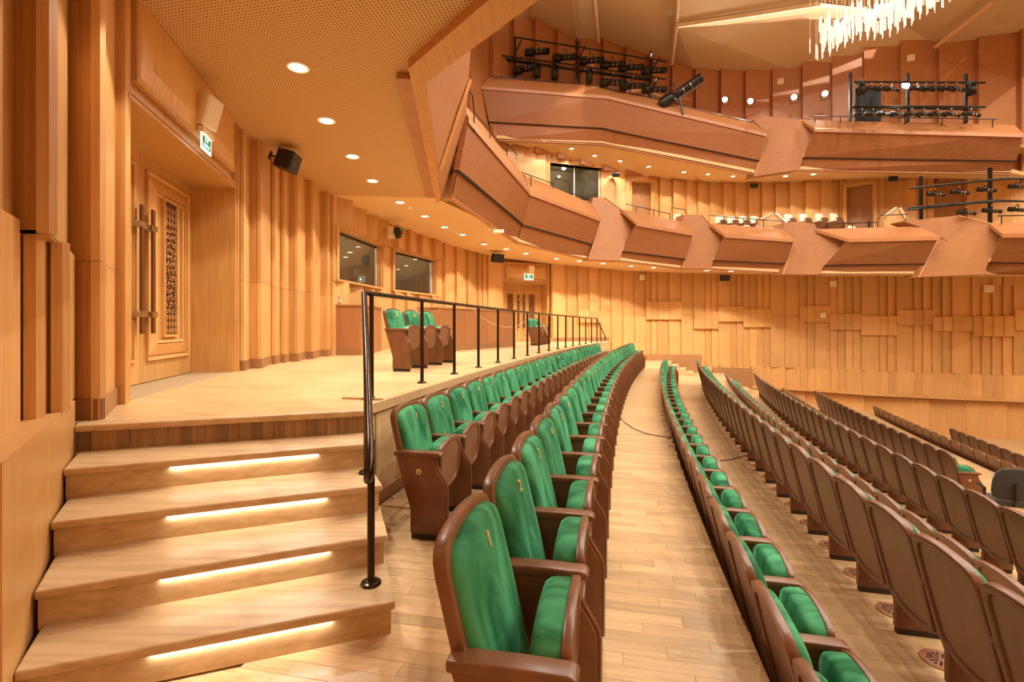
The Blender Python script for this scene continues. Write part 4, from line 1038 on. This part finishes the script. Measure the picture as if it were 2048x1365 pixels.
for u, v, nb in ((821, 415, 'fifth'), (912, 466, 'eighth')):
    h = soffit1_hit(u, v)
    o = thing('smoke_detector', 'small white smoke detector on the soffit next to the '+nb+' downlight', 'detector', h, 0, 'smoke detectors under the first balcony')
    MB().lathe(h, [(.05, -.035), (.07, -.02), (.075, 0)], 16).build('cover', 'white_paint', o, smooth=40); MB().lathe(h, [(.02, -.05), (.03, -.035)], 12).build('sensor', 'white_plastic', o)
# square wall plates
def plate(label, u, v, off=.17, s=.24, slots_=True):
    x, y = wp(u, off); a, b = wp(u-4), wp(u+4); t = Vector((b[0]-a[0], b[1]-a[1])).normalized(); n = Vector((t.y, -t.x)); z = EYE+(VH-v)/F*y
    o = thing('wall_vent', label, 'vent', (x, y, z), atan2(n.y, n.x))
    local(o, MB().box(-.05, -s/2, -s/2, .03, s/2, s/2), 'plate', 'white_paint', bevel=.01)
    if slots_:
        for i in (-1, 1):
            for j in (-1, 1): local(o, MB().box(.03, i*s*.22-s*.16, j*s*.22-s*.16, .034, i*s*.22+s*.16, j*s*.22+s*.16), 'slot_field', 'white_plastic')
plate('white four-field wall vent below the angled return beside the far door', 1281, 555); plate('white four-field wall vent above the square white box on the far wall', 1668, 568)
plate('white four-field wall vent on the far wall nearest the stage', 1972, 578, s=.27); plate('plain white square box casting a shadow on the far wall', 1648, 631, .2, .2, False)
plate('white wall vent above the second pair of floodlights', 1561, 163, .2, .24); plate('white wall vent above the single floodlight', 1818, 116, .2, .24)

# ------------------------------------------------------------------ balcony decks, seats, gables, rails
dk_ = base('floor', (8, 20, 5)); 
pd = [(tuple(Vector(a)+Vector((0, 0, 1.05))), tuple(Vector(b)+Vector((0, 0, .95)))) for a, b in pairs2[2:]]
ruled(pd, .08).build('balcony_deck', 'parquet', dk_)
dk2 = base('floor', (8, 20, 9)); ruled([(tuple(Vector(a)+Vector((0, 0, .9))), tuple(Vector(b)+Vector((0, 0, .95)))) for a, b in pr], .08).build('balcony_deck', 'parquet', dk2)
def bseat(label, u, vtop, Y, group, ztop=.92):
    p = V(u, vtop, Y); o = thing('balcony_chair', label, 'chair', (p.x, p.y, p.z-ztop), radians(-72), group); o.scale = (.9, .76, 1)
    hb = full([(0, .38), (.20, .38), (.25, .42), (.255, .75), (.24, .86), (.19, .91), (0, .92)])
    local(o, MB().hexa([(-.06-.12*(z-.4), y, z) for y, z in hb], [(-.0-.12*(z-.4), y, z) for y, z in hb]), 'back_cushion', 'ivory_fabric', bevel=.012, smooth=40)
    hs = full([(0, .34), (.20, .34), (.24, .38), (.245, .62), (.20, .70), (0, .73)])
    local(o, MB().hexa([(.16, y, z) for y, z in hs], [(.21, y, z) for y, z in hs]), 'seat_shell', 'chair_wood', bevel=.01)
    local(o, MB().hexa([(.09, y*.94, z) for y, z in hs], [(.16, y*.94, z) for y, z in hs]), 'seat_cushion', 'ivory_fabric', bevel=.01)
    for s in (-1, 1):
        local(o, MB().box(-.14, s*.29-.03, .0, .24, s*.29+.03, .56), 'side_panel', 'chair_panel', bevel=.01); local(o, MB().box(-.18, s*.29-.035, .56, .26, s*.29+.035, .60), 'armrest', 'white_plastic', bevel=.01)
for i, u in enumerate((1441, 1465, 1488, 1511)): bseat(ordw(4-i)+' white balcony chair from the gabled partition in the first group behind the rail', u, 432, 20.6, 'first group of white balcony seats')
for i, u in enumerate((1472, 1495, 1523)): bseat(ordw(3-i)+' low white chair from the gabled partition in front of the first group', u, 449.5, 19.7, 'front white balcony seats')
for i, u in enumerate((1579, 1609, 1641, 1671)): bseat(ordw(4-i)+' white balcony chair from the balcony door in the second group', u, 428-.6*i, 20.0-.35*i, 'second group of white balcony seats')
bseat('lone white balcony seat beside the raised rail hoop', 1357, 428, 20.2, None); bseat('white balcony seat in front of the balcony door', 1707, 451, 18.2, None)
def gable(label, pts, Y):
    P = [V(u, v, Y-.25*(u-pts[0][0])/45) for u, v in pts]; o = thing('gable_partition', label, 'partition', (P[0].x, P[0].y, P[0].z))
    n = Vector((-.3, .95, 0)); MB().slab(P, n*.12).build('board', 'wall_wood', o)
    MB().tube([P[-2]-n*.02, P[-1]-n*.02], .05, 4).build('top_edge', 'white_plastic', o); MB().tube([P[2]-n*.02, P[3]-n*.02], .06, 4).build('top_edge', 'white_plastic', o)
    return o
gable('pale gabled partition board between the two groups of white seats', [(1520, 452), (1572, 452), (1572, 447), (1549, 427), (1544, 428), (1520, 440)], 19.4)
gable('pale gabled partition board beside the balcony door and lighting rails', [(1768, 456), (1812, 456), (1813, 440), (1799, 416), (1792, 416), (1768, 434)], 17.8)
def brail(label, pts, posts=(), r=.016, drop=.45):
    P = quad(*pts); o = thing('balcony_rail', label, 'railing', P[0] - Vector((0, 0, drop)))
    MB().tube(P, r, 6).build('rail', 'black_metal', o)
    for u, v, Y in posts:
        p = V(u, v, Y); MB().tube([p, p-Vector((0, 0, drop))], r*.9, 6).build('post', 'black_metal', o)
brail('thin black hoop rail on the near balcony front next to the ceiling edge', [(914, 150, 9.4), (945, 191, 10.6), (948, 224, 11.0), (980, 262, 12.6), (1014, 305, 14.6), (1016, 288, 14.6), (1034, 310, 15.5), (1032, 318, 15.4)], [(948, 224, 11.0), (980, 262, 12.6), (1014, 305, 14.6)])
brail('thin black rail with a raised hoop in front of the balcony window', [(1044, 345, 16.5), (1107, 368, 17.6), (1112, 357, 17.7), (1138, 365, 18.1), (1141, 386, 18.1), (1182, 401, 18.8)], [(1062, 352, 16.8), (1107, 368, 17.6), (1141, 386, 18.1), (1178, 399, 18.7)])
brail('thin black rail with a raised hoop below the brown balcony door', [(1252, 408, 19.2), (1340, 428, 19.5), (1343, 415, 19.5), (1370, 420, 19.6), (1373, 428, 19.6)], [(1272, 413, 19.2), (1307, 421, 19.3), (1340, 428, 19.5)])
brail('thin black rail in front of the first group of white seats', [(1419, 431, 19.2), (1500, 438, 18.9), (1566, 443, 18.6)], [(1448, 434, 19.1), (1487, 437, 19.0), (1527, 440, 18.8), (1565, 443, 18.6)])
brail('thin black rail with a raised end in front of the balcony door', [(1666, 448, 17.9), (1755, 445, 17.3), (1761, 431, 17.2), (1814, 429, 16.9), (1812, 440, 16.9)], [(1705, 447, 17.6), (1755, 445, 17.3)])
brail('thin black rail along the second balcony under the big stage lights', [(978, 152, 19.5), (1182, 170, 20.0), (1250, 185, 20.1), (1330, 200, 19.9), (1400, 221, 19.6), (1505, 245, 19.3)], [(992, 153, 19.5), (1050, 159, 19.7), (1110, 164, 19.8), (1166, 169, 20.0), (1215, 178, 20.0), (1290, 193, 20.0), (1440, 231, 19.5)], drop=.12)
brail('thin black rail along the second balcony below the rack of small stage lights', [(1618, 232, 18.3), (1800, 235, 17.0), (1994, 239, 15.8)], [(1630, 232, 18.2), (1681, 233, 17.8), (1810, 235, 17.0), (1884, 237, 16.5), (1985, 239, 15.8)], drop=.25)
brail('short black rail on the balcony front nearest the stage', [(1996, 432, 15.2), (2140, 430, 14.0)], [(2003, 432, 15.1), (2090, 431, 14.4)], drop=.25)

# ------------------------------------------------------------------ stage lighting
def make_spot(L=1.02, r=.135):
    t = thing('stage_light', 'x', 'stage light')
    local(t, MB().lathe((0, 0, 0), [(.05, -L*.5), (r*1.15, -L*.48), (r*1.25, -L*.22), (r*1.1, -L*.18), (r*.9, -L*.16)], 14, axis=(1, 0, 0)), 'lamp_housing', 'black_metal', smooth=35)
    local(t, MB().lathe((0, 0, 0), [(r*.85, -L*.18), (r*.9, L*.44), (r*1.0, L*.45), (r*1.0, L*.5), (r*.8, L*.5), (r*.78, L*.46)], 14, axis=(1, 0, 0)), 'lens_tube', 'black_metal', smooth=35)
    local(t, MB().box(-L*.16, -r*1.3, -.02, -L*.06, r*1.3, .04), 'shutter_block', 'black_plastic', bevel=.01)
    for k in (.05, .22): local(t, MB().lathe((0, 0, 0), [(r*.93, L*k), (r*.95, L*k+.01), (r*.93, L*k+.02)], 14, axis=(1, 0, 0)), 'band', 'chrome')
    local(t, MB().tube([(-.05, -r*1.2, 0), (-.04, -r*1.15, r*2), (-.03, 0, r*2.3), (-.04, r*1.15, r*2), (-.05, r*1.2, 0)], .014, 6), 'yoke', 'black_metal')
    local(t, MB().tube([(-.03, 0, r*2.3), (-.03, 0, r*3.1)], .022, 8), 'clamp', 'chrome')
    freeze(t); return t
def make_mover(r=.24):
    t = thing('moving_light', 'x', 'stage light')
    local(t, MB().lathe((0, 0, 0), [(r*.5, -.13), (r*.9, -.11), (r, -.04), (r, .04), (r*.92, .11), (r*.85, .12)], 18, axis=(1, 0, 0)), 'head', 'black_metal', smooth=35)
    local(t, MB().lathe((0, 0, 0), [(r*.8, .118), (r*.3, .135)], 18, axis=(1, 0, 0)), 'lens', 'chrome', smooth=40)
    local(t, MB().tube([(0, -r*1.1, 0), (0, -r*1.1, r*1.15), (0, r*1.1, r*1.15), (0, r*1.1, 0)], .03, 6), 'yoke', 'black_metal'); local(t, MB().box(-.1, -.12, r*1.15, .1, .12, r*1.15+.09), 'base_box', 'black_plastic', bevel=.01)
    freeze(t); return t
sp0 = make_spot(); mv0 = make_mover(); sps = make_spot(.50, .062)
USED = set()
def put(proto, u, v, Y, rot, label, group):
    o = copy_tree(proto) if proto.name in USED else proto; USED.add(proto.name)
    o.location = V(u, v, Y); o.rotation_euler = rot; tag(o, label, 'stage light', group); return o
g1 = 'stage lights over the second balcony'
for i, (u, v) in enumerate(((1073.7, 104), (1129.7, 115), (1182.5, 121), (1225, 129), (1261.6, 135), (1307.8, 141))): put(sp0, u, v, 19.9, (0, radians(11), radians(-28)), ordw(6-i)+' black spotlight from the follow spot on the upper pipe of the big rig', g1)
put(sp0, 1050.6, 138, 19.9, (0, radians(2), radians(-28)), 'black spotlight hanging level from the lower pipe beside the moving lights', g1)
for i, (u, v) in enumerate(((1225, 165), (1265, 172), (1309.5, 179))): put(sp0, u, v, 19.8, (0, radians(12), radians(-28)), ordw(3-i)+' black spotlight from the follow spot on the lower pipe of the big rig', g1)
for i, (u, v) in enumerate(((1074, 145), (1110, 148), (1178.5, 155))): put(mv0, u, v, 19.85, (0, radians(4), radians(-18)), ordw(i+1)+' round moving light after the level spotlight on the big rig lower pipe', 'round moving lights')
def rig(label, posts, pipes, Y, r=.035):
    o = thing('lighting_rig', label, 'lighting rig', V(posts[0][0], posts[0][2], Y))
    for u, v0, v1, Yp in posts:
        a, b = V(u, v0, Yp), V(u, v1, Yp); MB().prism([(a.x-.04, a.y-.04), (a.x+.04, a.y-.04), (a.x+.04, a.y+.04), (a.x-.04, a.y+.04)], b.z, a.z).build('post', 'black_metal', o)
    for pts in pipes: MB().tube(quad(*pts), r, 8).build('pipe', 'black_metal', o)
    return o
rg = rig('big black pipe rig on the second balcony carrying long spotlights', [(1030, 76, 165, 20.3), (1153, 78, 172, 20.3), (1302, 103, 203, 20.3)], [[(1027, 74, 20.0), (1180, 98, 20.0), (1332, 124, 20.0)], [(986, 109, 20.0), (1160, 132, 20.0), (1332, 159, 20.0)]], 20)
MB().tube(quad((986, 115, 20.2), (1160, 141, 20.2), (1300, 160, 20.2)), .07, 4).build('cable_tray', 'black_metal', rg)
for u, v in ((1036, 92), (1162, 104), (1308, 128), (1160, 142), (1306, 168)): a = V(u, v, 20.25); MB().tube([a-Vector((.12, 0, .3)), a+Vector((.15, -.25, .1))], .03, 6).build('brace', 'black_metal', rg)
fs = put(make_spot(1.75, .19), 1361, 183, 19.3, (0, radians(-28), radians(-20)), 'long black follow spotlight on a stand tilted up with a red gel', None); fs.name = 'follow_spot'
local(fs, MB().lathe((0, 0, 0), [(.15, .86), (.15, .88)], 14, axis=(1, 0, 0)), 'gel_frame', 'red_gel'); local(fs, MB().tube([(-.5, 0, -.2), (.7, 0, -.25)], .025, 6), 'brace', 'black_metal'); local(fs, MB().tube([(-.1, 0, -.1), (-.35, 0, -.85)], .04, 6), 'stand', 'black_metal')
rig('black double pipe rack on the second balcony carrying rows of small spotlights', [(1700.6, 146, 243, 17.2), (1815, 148, 245, 16.6), (1931, 149, 247, 16.0)], [[(1708, 164, 17.0), (1971, 165.5, 15.7)], [(1708, 212.5, 17.0), (1971, 214, 15.7)], [(1700, 215, 17.1), (1955, 219, 15.9)]], 17)
def Yr(u): return 16.85-(u-1708)/263*1.3
for i, u in enumerate((1743, 1762, 1782, 1834, 1852, 1870, 1892, 1912)): put(sps, u, 178, Yr(u), (0, radians(14), radians(-10)), ordw(i+1)+' small spotlight past the dark screen on the double rack upper pipe', 'small spotlights on the double rack')
for i, u in enumerate((1724, 1746, 1770, 1796, 1824, 1848, 1875, 1903, 1943)): put(sps, u, 229, Yr(u), (0, radians(12), radians(-10)), ordw(i+1)+' small spotlight from the dark screen on the double rack lower pipe', 'small spotlights on the double rack')
mvs = make_mover(.16)
for i, u in enumerate((1722, 1944)): put(mvs, u, 181, Yr(u), (0, 0, radians(-60)), 'round black light on the double rack upper pipe '+('in front of the dark screen', 'at the end away from the screen')[i], 'round lights on the double rack')
rig('black pipe rig on the first balcony carrying seven small spotlights', [(1842, 353, 440, 16.6), (1980, 336, 446, 15.8), (2110, 330, 446, 15.0)], [[(1818, 377, 16.4), (1950, 363, 15.7), (2010, 357, 15.4), (2120, 358, 14.8)], [(1814, 420, 16.4), (1950, 406, 15.7), (2006, 402, 15.4), (2120, 404, 14.8)], [(1815, 416, 16.5), (2000, 400, 15.5)]], 16)
for i, (u, v) in enumerate(((1871, 389), (1919.5, 385), (1973, 380), (2036, 374))): put(sps, u, v, 15.9-(u-1871)/165*.8, (0, radians(8), radians(-12)), ordw(i+1)+' spotlight from the gabled partition on the first balcony rig upper pipe', 'spotlights on the first balcony rig')
for i, (u, v) in enumerate(((1932.6, 426), (1983.6, 422), (2036, 420))): put(sps, u, v, 15.6-(u-1932)/104*.5, (0, radians(8), radians(-12)), ordw(i+1)+' spotlight from the gabled partition on the first balcony rig lower pipe', 'spotlights on the first balcony rig')
# dark screen behind the rack
o = MB().slab(quad((1711, 243, 17.9), (1762, 243, 17.6), (1762, 177, 17.6), (1711, 177, 17.9)), (0, .05, 0)).build('dark_screen', 'curtain'); tag(o, 'dark grey screen standing behind the double rack of lights', 'screen')
# bright floodlights on the upper wall
fl0 = thing('floodlight', 'x', 'floodlight')
local(fl0, MB().lathe((0, 0, 0), [(.05, -.25), (.11, -.2), (.13, .0), (.12, .02)], 16, axis=(1, 0, 0)), 'housing', 'black_metal', smooth=40); local(fl0, MB().lathe((0, 0, 0), [(.105, .0), (.105, .024)], 16, axis=(1, 0, 0)), 'lamp_face', 'flood_glow')
ld = lampdata('flood_lamp', 'SPOT', E_FLOOD, .1, 150, .6); lo = bpy.data.objects.new('flood_bulb', ld); COL.objects.link(lo); lo.parent = fl0; lo.location = (.06, 0, 0); lo.rotation_euler = (0, -pi/2, 0)
local(fl0, MB().tube([(-.1, -.15, 0), (-.1, -.15, -.25), (-.1, .15, -.25), (-.1, .15, 0)], .012, 6), 'bracket', 'black_metal')
freeze(fl0)
for i, (u, v, Y) in enumerate(((1450, 199, 20.8), (1501, 202, 20.5), (1588, 194, 19.8), (1650, 187, 19.2), (1811, 170, 16.6))):
    o = fl0 if i == 0 else copy_tree(fl0); o.location = V(u, v, Y); o.rotation_euler = (0, radians(28), radians(-125))
    tag(o, ('first of the left pair of floodlights on the upper wall', 'second of the left pair of floodlights on the upper wall', 'bright floodlight below the white upper wall vent', 'bright floodlight next to the double rack', 'bright floodlight hanging in the middle of the double rack')[i], 'floodlight', 'floodlights on the upper wall')

# ------------------------------------------------------------------ chandelier of hanging glass rods
cc = V(1770, 30, 14.2)
ch = thing('chandelier', 'large chandelier of hanging clear glass rods below the main ceiling', 'chandelier', (cc.x, cc.y, 9.2))
rn = random.Random(3)
def rod(L, r):
    me = MB().lathe((0, 0, 0), [(r*.7, 0), (r, .02), (r, L-.03), (r*.8, L)], 8).mesh('rod', smooth=50); me.materials.append(MATS['crystal']); return me
RODS = [rod(.34, .014), rod(.42, .017), rod(.4, .02), rod(.45, .028), rod(.36, .036)]
def env(u):      # lower edge of the bundle, seen across its width
    return itp([(1622, 118), (1645, 117), (1662, 111), (1682, 100), (1700, 90), (1730, 80), (1770, 78), (1800, 63), (1840, 40), (1880, 18), (1920, -8), (2000, -60)], u)
wires = MB()
cols = list(range(1645, 1925, 15))
nr = 0
for ci, u in enumerate(cols):
    for j in range(16):
        uu = u + (rn.uniform(-2, 2) if j < 4 else rn.uniform(-7, 7)); Y = 14.2 + rn.uniform(-1.5, 1.5)
        k = j/15; vb = env(uu) - k*70*(.55+.45*rn.random()) + rn.uniform(-3, 3)
        if vb < -55: continue
        p = V(uu, vb, 14.2); scale = Y/14.2
        x = (uu-CX)/F*Y; z = EYE+(VH-vb)/F*Y
        me = RODS[(0 if j < 2 else 1 if j < 4 else rn.choice((2, 3, 4)))]
        r_ = link('rod', me, ch); r_.location = Vector((x, Y, z))-ch.location; nr += 1
        if j % 6 == 0: wires.tube([(x, Y, z+.3), (x, Y, 14.4)], .004, 3)
for uu, vb, Y in ((1620, 107, 14.2), (1632, 118, 14.0), (1635, 121, 14.4)):
    x = (uu-CX)/F*Y; z = EYE+(VH-vb)/F*Y; r_ = link('rod', RODS[1], ch); r_.location = Vector((x, Y, z))-ch.location; wires.tube([(x, Y, z+.4), (x, Y, 14.4)], .004, 3)
wires.build('suspension_wires', 'pale_cable', ch)
MB().lathe((cc.x, cc.y, 14.3), [(1.6, 0), (1.7, .05), (1.7, .15), (.2, .25), (.15, 1.0)], 28).build('ceiling_plate', 'white_paint', ch)
ld = lampdata('chandelier_lamp', 'POINT', 110, .8); lo = bpy.data.objects.new('chandelier_bulb', ld); COL.objects.link(lo); lo.parent = ch; lo.location = (0, 0, 3.4)

# ------------------------------------------------------------------ office chair and covered desk below
oc = thing('office_chair', 'grey office swivel chair standing at the end of the lower seat row', 'chair', (*V(2012, 960, 8.0).xy, Z3), radians(70))
hb = [(.30*cos(a)*(1 if abs(cos(a)) < .8 else .97), .25*sin(a)) for a in [2*pi*k/20 for k in range(20)]]
hb = full([(0, -.26), (.18, -.255), (.26, -.22), (.285, -.12), (.275, .05), (.24, .18), (.17, .245), (0, .262)])
local(oc, MB().hexa([(-.25-.10*z, y, .78+z) for y, z in hb], [(-.19-.10*z, y, .78+z) for y, z in hb]), 'backrest', 'black_cloth', bevel=.02, seg=3, smooth=50)
local(oc, MB().hexa([(x-.0, y, .42) for x, y in [(-.24, -.2), (-.2, -.25), (.2, -.26), (.26, -.2), (.26, .2), (.2, .26), (-.2, .25), (-.24, .2)]], [(x*.97, y*.97, .50) for x, y in [(-.24, -.2), (-.2, -.25), (.2, -.26), (.26, -.2), (.26, .2), (.2, .26), (-.2, .25), (-.24, .2)]]), 'seat', 'black_cloth', bevel=.02, seg=3, smooth=50)
local(oc, MB().tube([(-.27, 0, .80), (-.29, 0, .62), (-.25, 0, .46), (-.05, 0, .41)], .028, 6), 'back_support', 'black_plastic', smooth=60)
local(oc, MB().lathe((-.315, 0, .58), [(.03, 0), (.035, .03)], 12, axis=(1, 0, 0)), 'knob', 'black_plastic'); local(oc, MB().tube([(0, 0, .07), (0, 0, .42)], .028, 10), 'gas_lift', 'black_metal')
for s_ in (-1, 1): local(oc, MB().tube([(-.05, s_*.2, .44), (-.06, s_*.31, .5), (-.08, s_*.31, .66), (.12, s_*.31, .67)], .022, 6), 'armrest', 'black_plastic')
for k in range(5):
    a = 2*pi*k/5; lg = local(oc, MB().tube([(0, 0, .09), (.28*cos(a), .28*sin(a), .065)], [.03, .018], 6), 'base_leg', 'black_plastic')
    local(oc, MB().lathe((.28*cos(a), .28*sin(a)-.02, .028), [(.028, 0), (.028, .04)], 10, axis=(0, 1, 0)), 'caster', 'black_plastic')
o = thing('covered_desk', 'desk under a black cloth beside the office chair', 'desk', (10.05, 8.3, Z3), radians(-17))
g = MB(); nx, ny = 14, 10; vv = []; ff = []
for i in range(nx+1):
    for j in range(ny+1):
        x = -.85+1.7*i/nx; y = -.5+1.0*j/ny; e = min(i, nx-i, j, ny-j)
        vv.append((x*(1 if e else 1.06), y*(1 if e else 1.06), (.86+.06*sin(3*x)*cos(4*y)+.02*sin(9*x+5*y)) if e else .30+.03*sin(11*x+9*y)))
for i in range(nx):
    for j in range(ny): a = i*(ny+1)+j; ff.append((a, a+1, a+ny+2, a+ny+1))
local(o, MB().poly(vv, ff), 'cloth', 'black_cloth', smooth=60); local(o, MB().box(-.8, -.45, .70, .8, .45, .78), 'desk_top', 'black_plastic')
for sx in (-.75, .75):
    for sy in (-.4, .4): local(o, MB().box(sx-.03, sy-.03, 0, sx+.03, sy+.03, .70), 'leg', 'black_metal')

# ------------------------------------------------------------------ loose cables
def cord(label, pts, r, mat):
    o = MB().tube(pts, r, 5).build('cable', mat); return tag(o, label, 'cable')
cord('thin brown cable crossing the walkway floor between the seat rows', [GZ(1222, 822, .25), GZ(1236, 832, .1)] + [GZ(u, v, .012) for u, v in ((1250, 846), (1268, 858), (1290, 867), (1318, 873), (1352, 877))], .006, 'cable')
cord('thin cable lying in the aisle behind the second row of seats', [GZ(u, v, Z1+.008) for u, v in ((1441, 922), (1460, 920), (1480, 915), (1496, 908), (1508, 898))], .006, 'cable')
cord('pale cord sagging behind the platform railing in front of the desk', [V(u, v, Y) for u, v, Y in ((941, 614, 9.6), (962, 634, 10.6), (985, 648, 11.5), (1010, 655, 12.6), (1034, 653, 13.6), (1062, 636, 14.8))], .007, 'pale_cable')
cord('thin cord hanging from the far platform seats to the railing foot', [V(u, v, Y) for u, v, Y in ((1086, 650, 14.6), (1097, 672, 13.6), (1108, 694, 13.0), (1113, 702, 12.7))], .007, 'pale_cable')
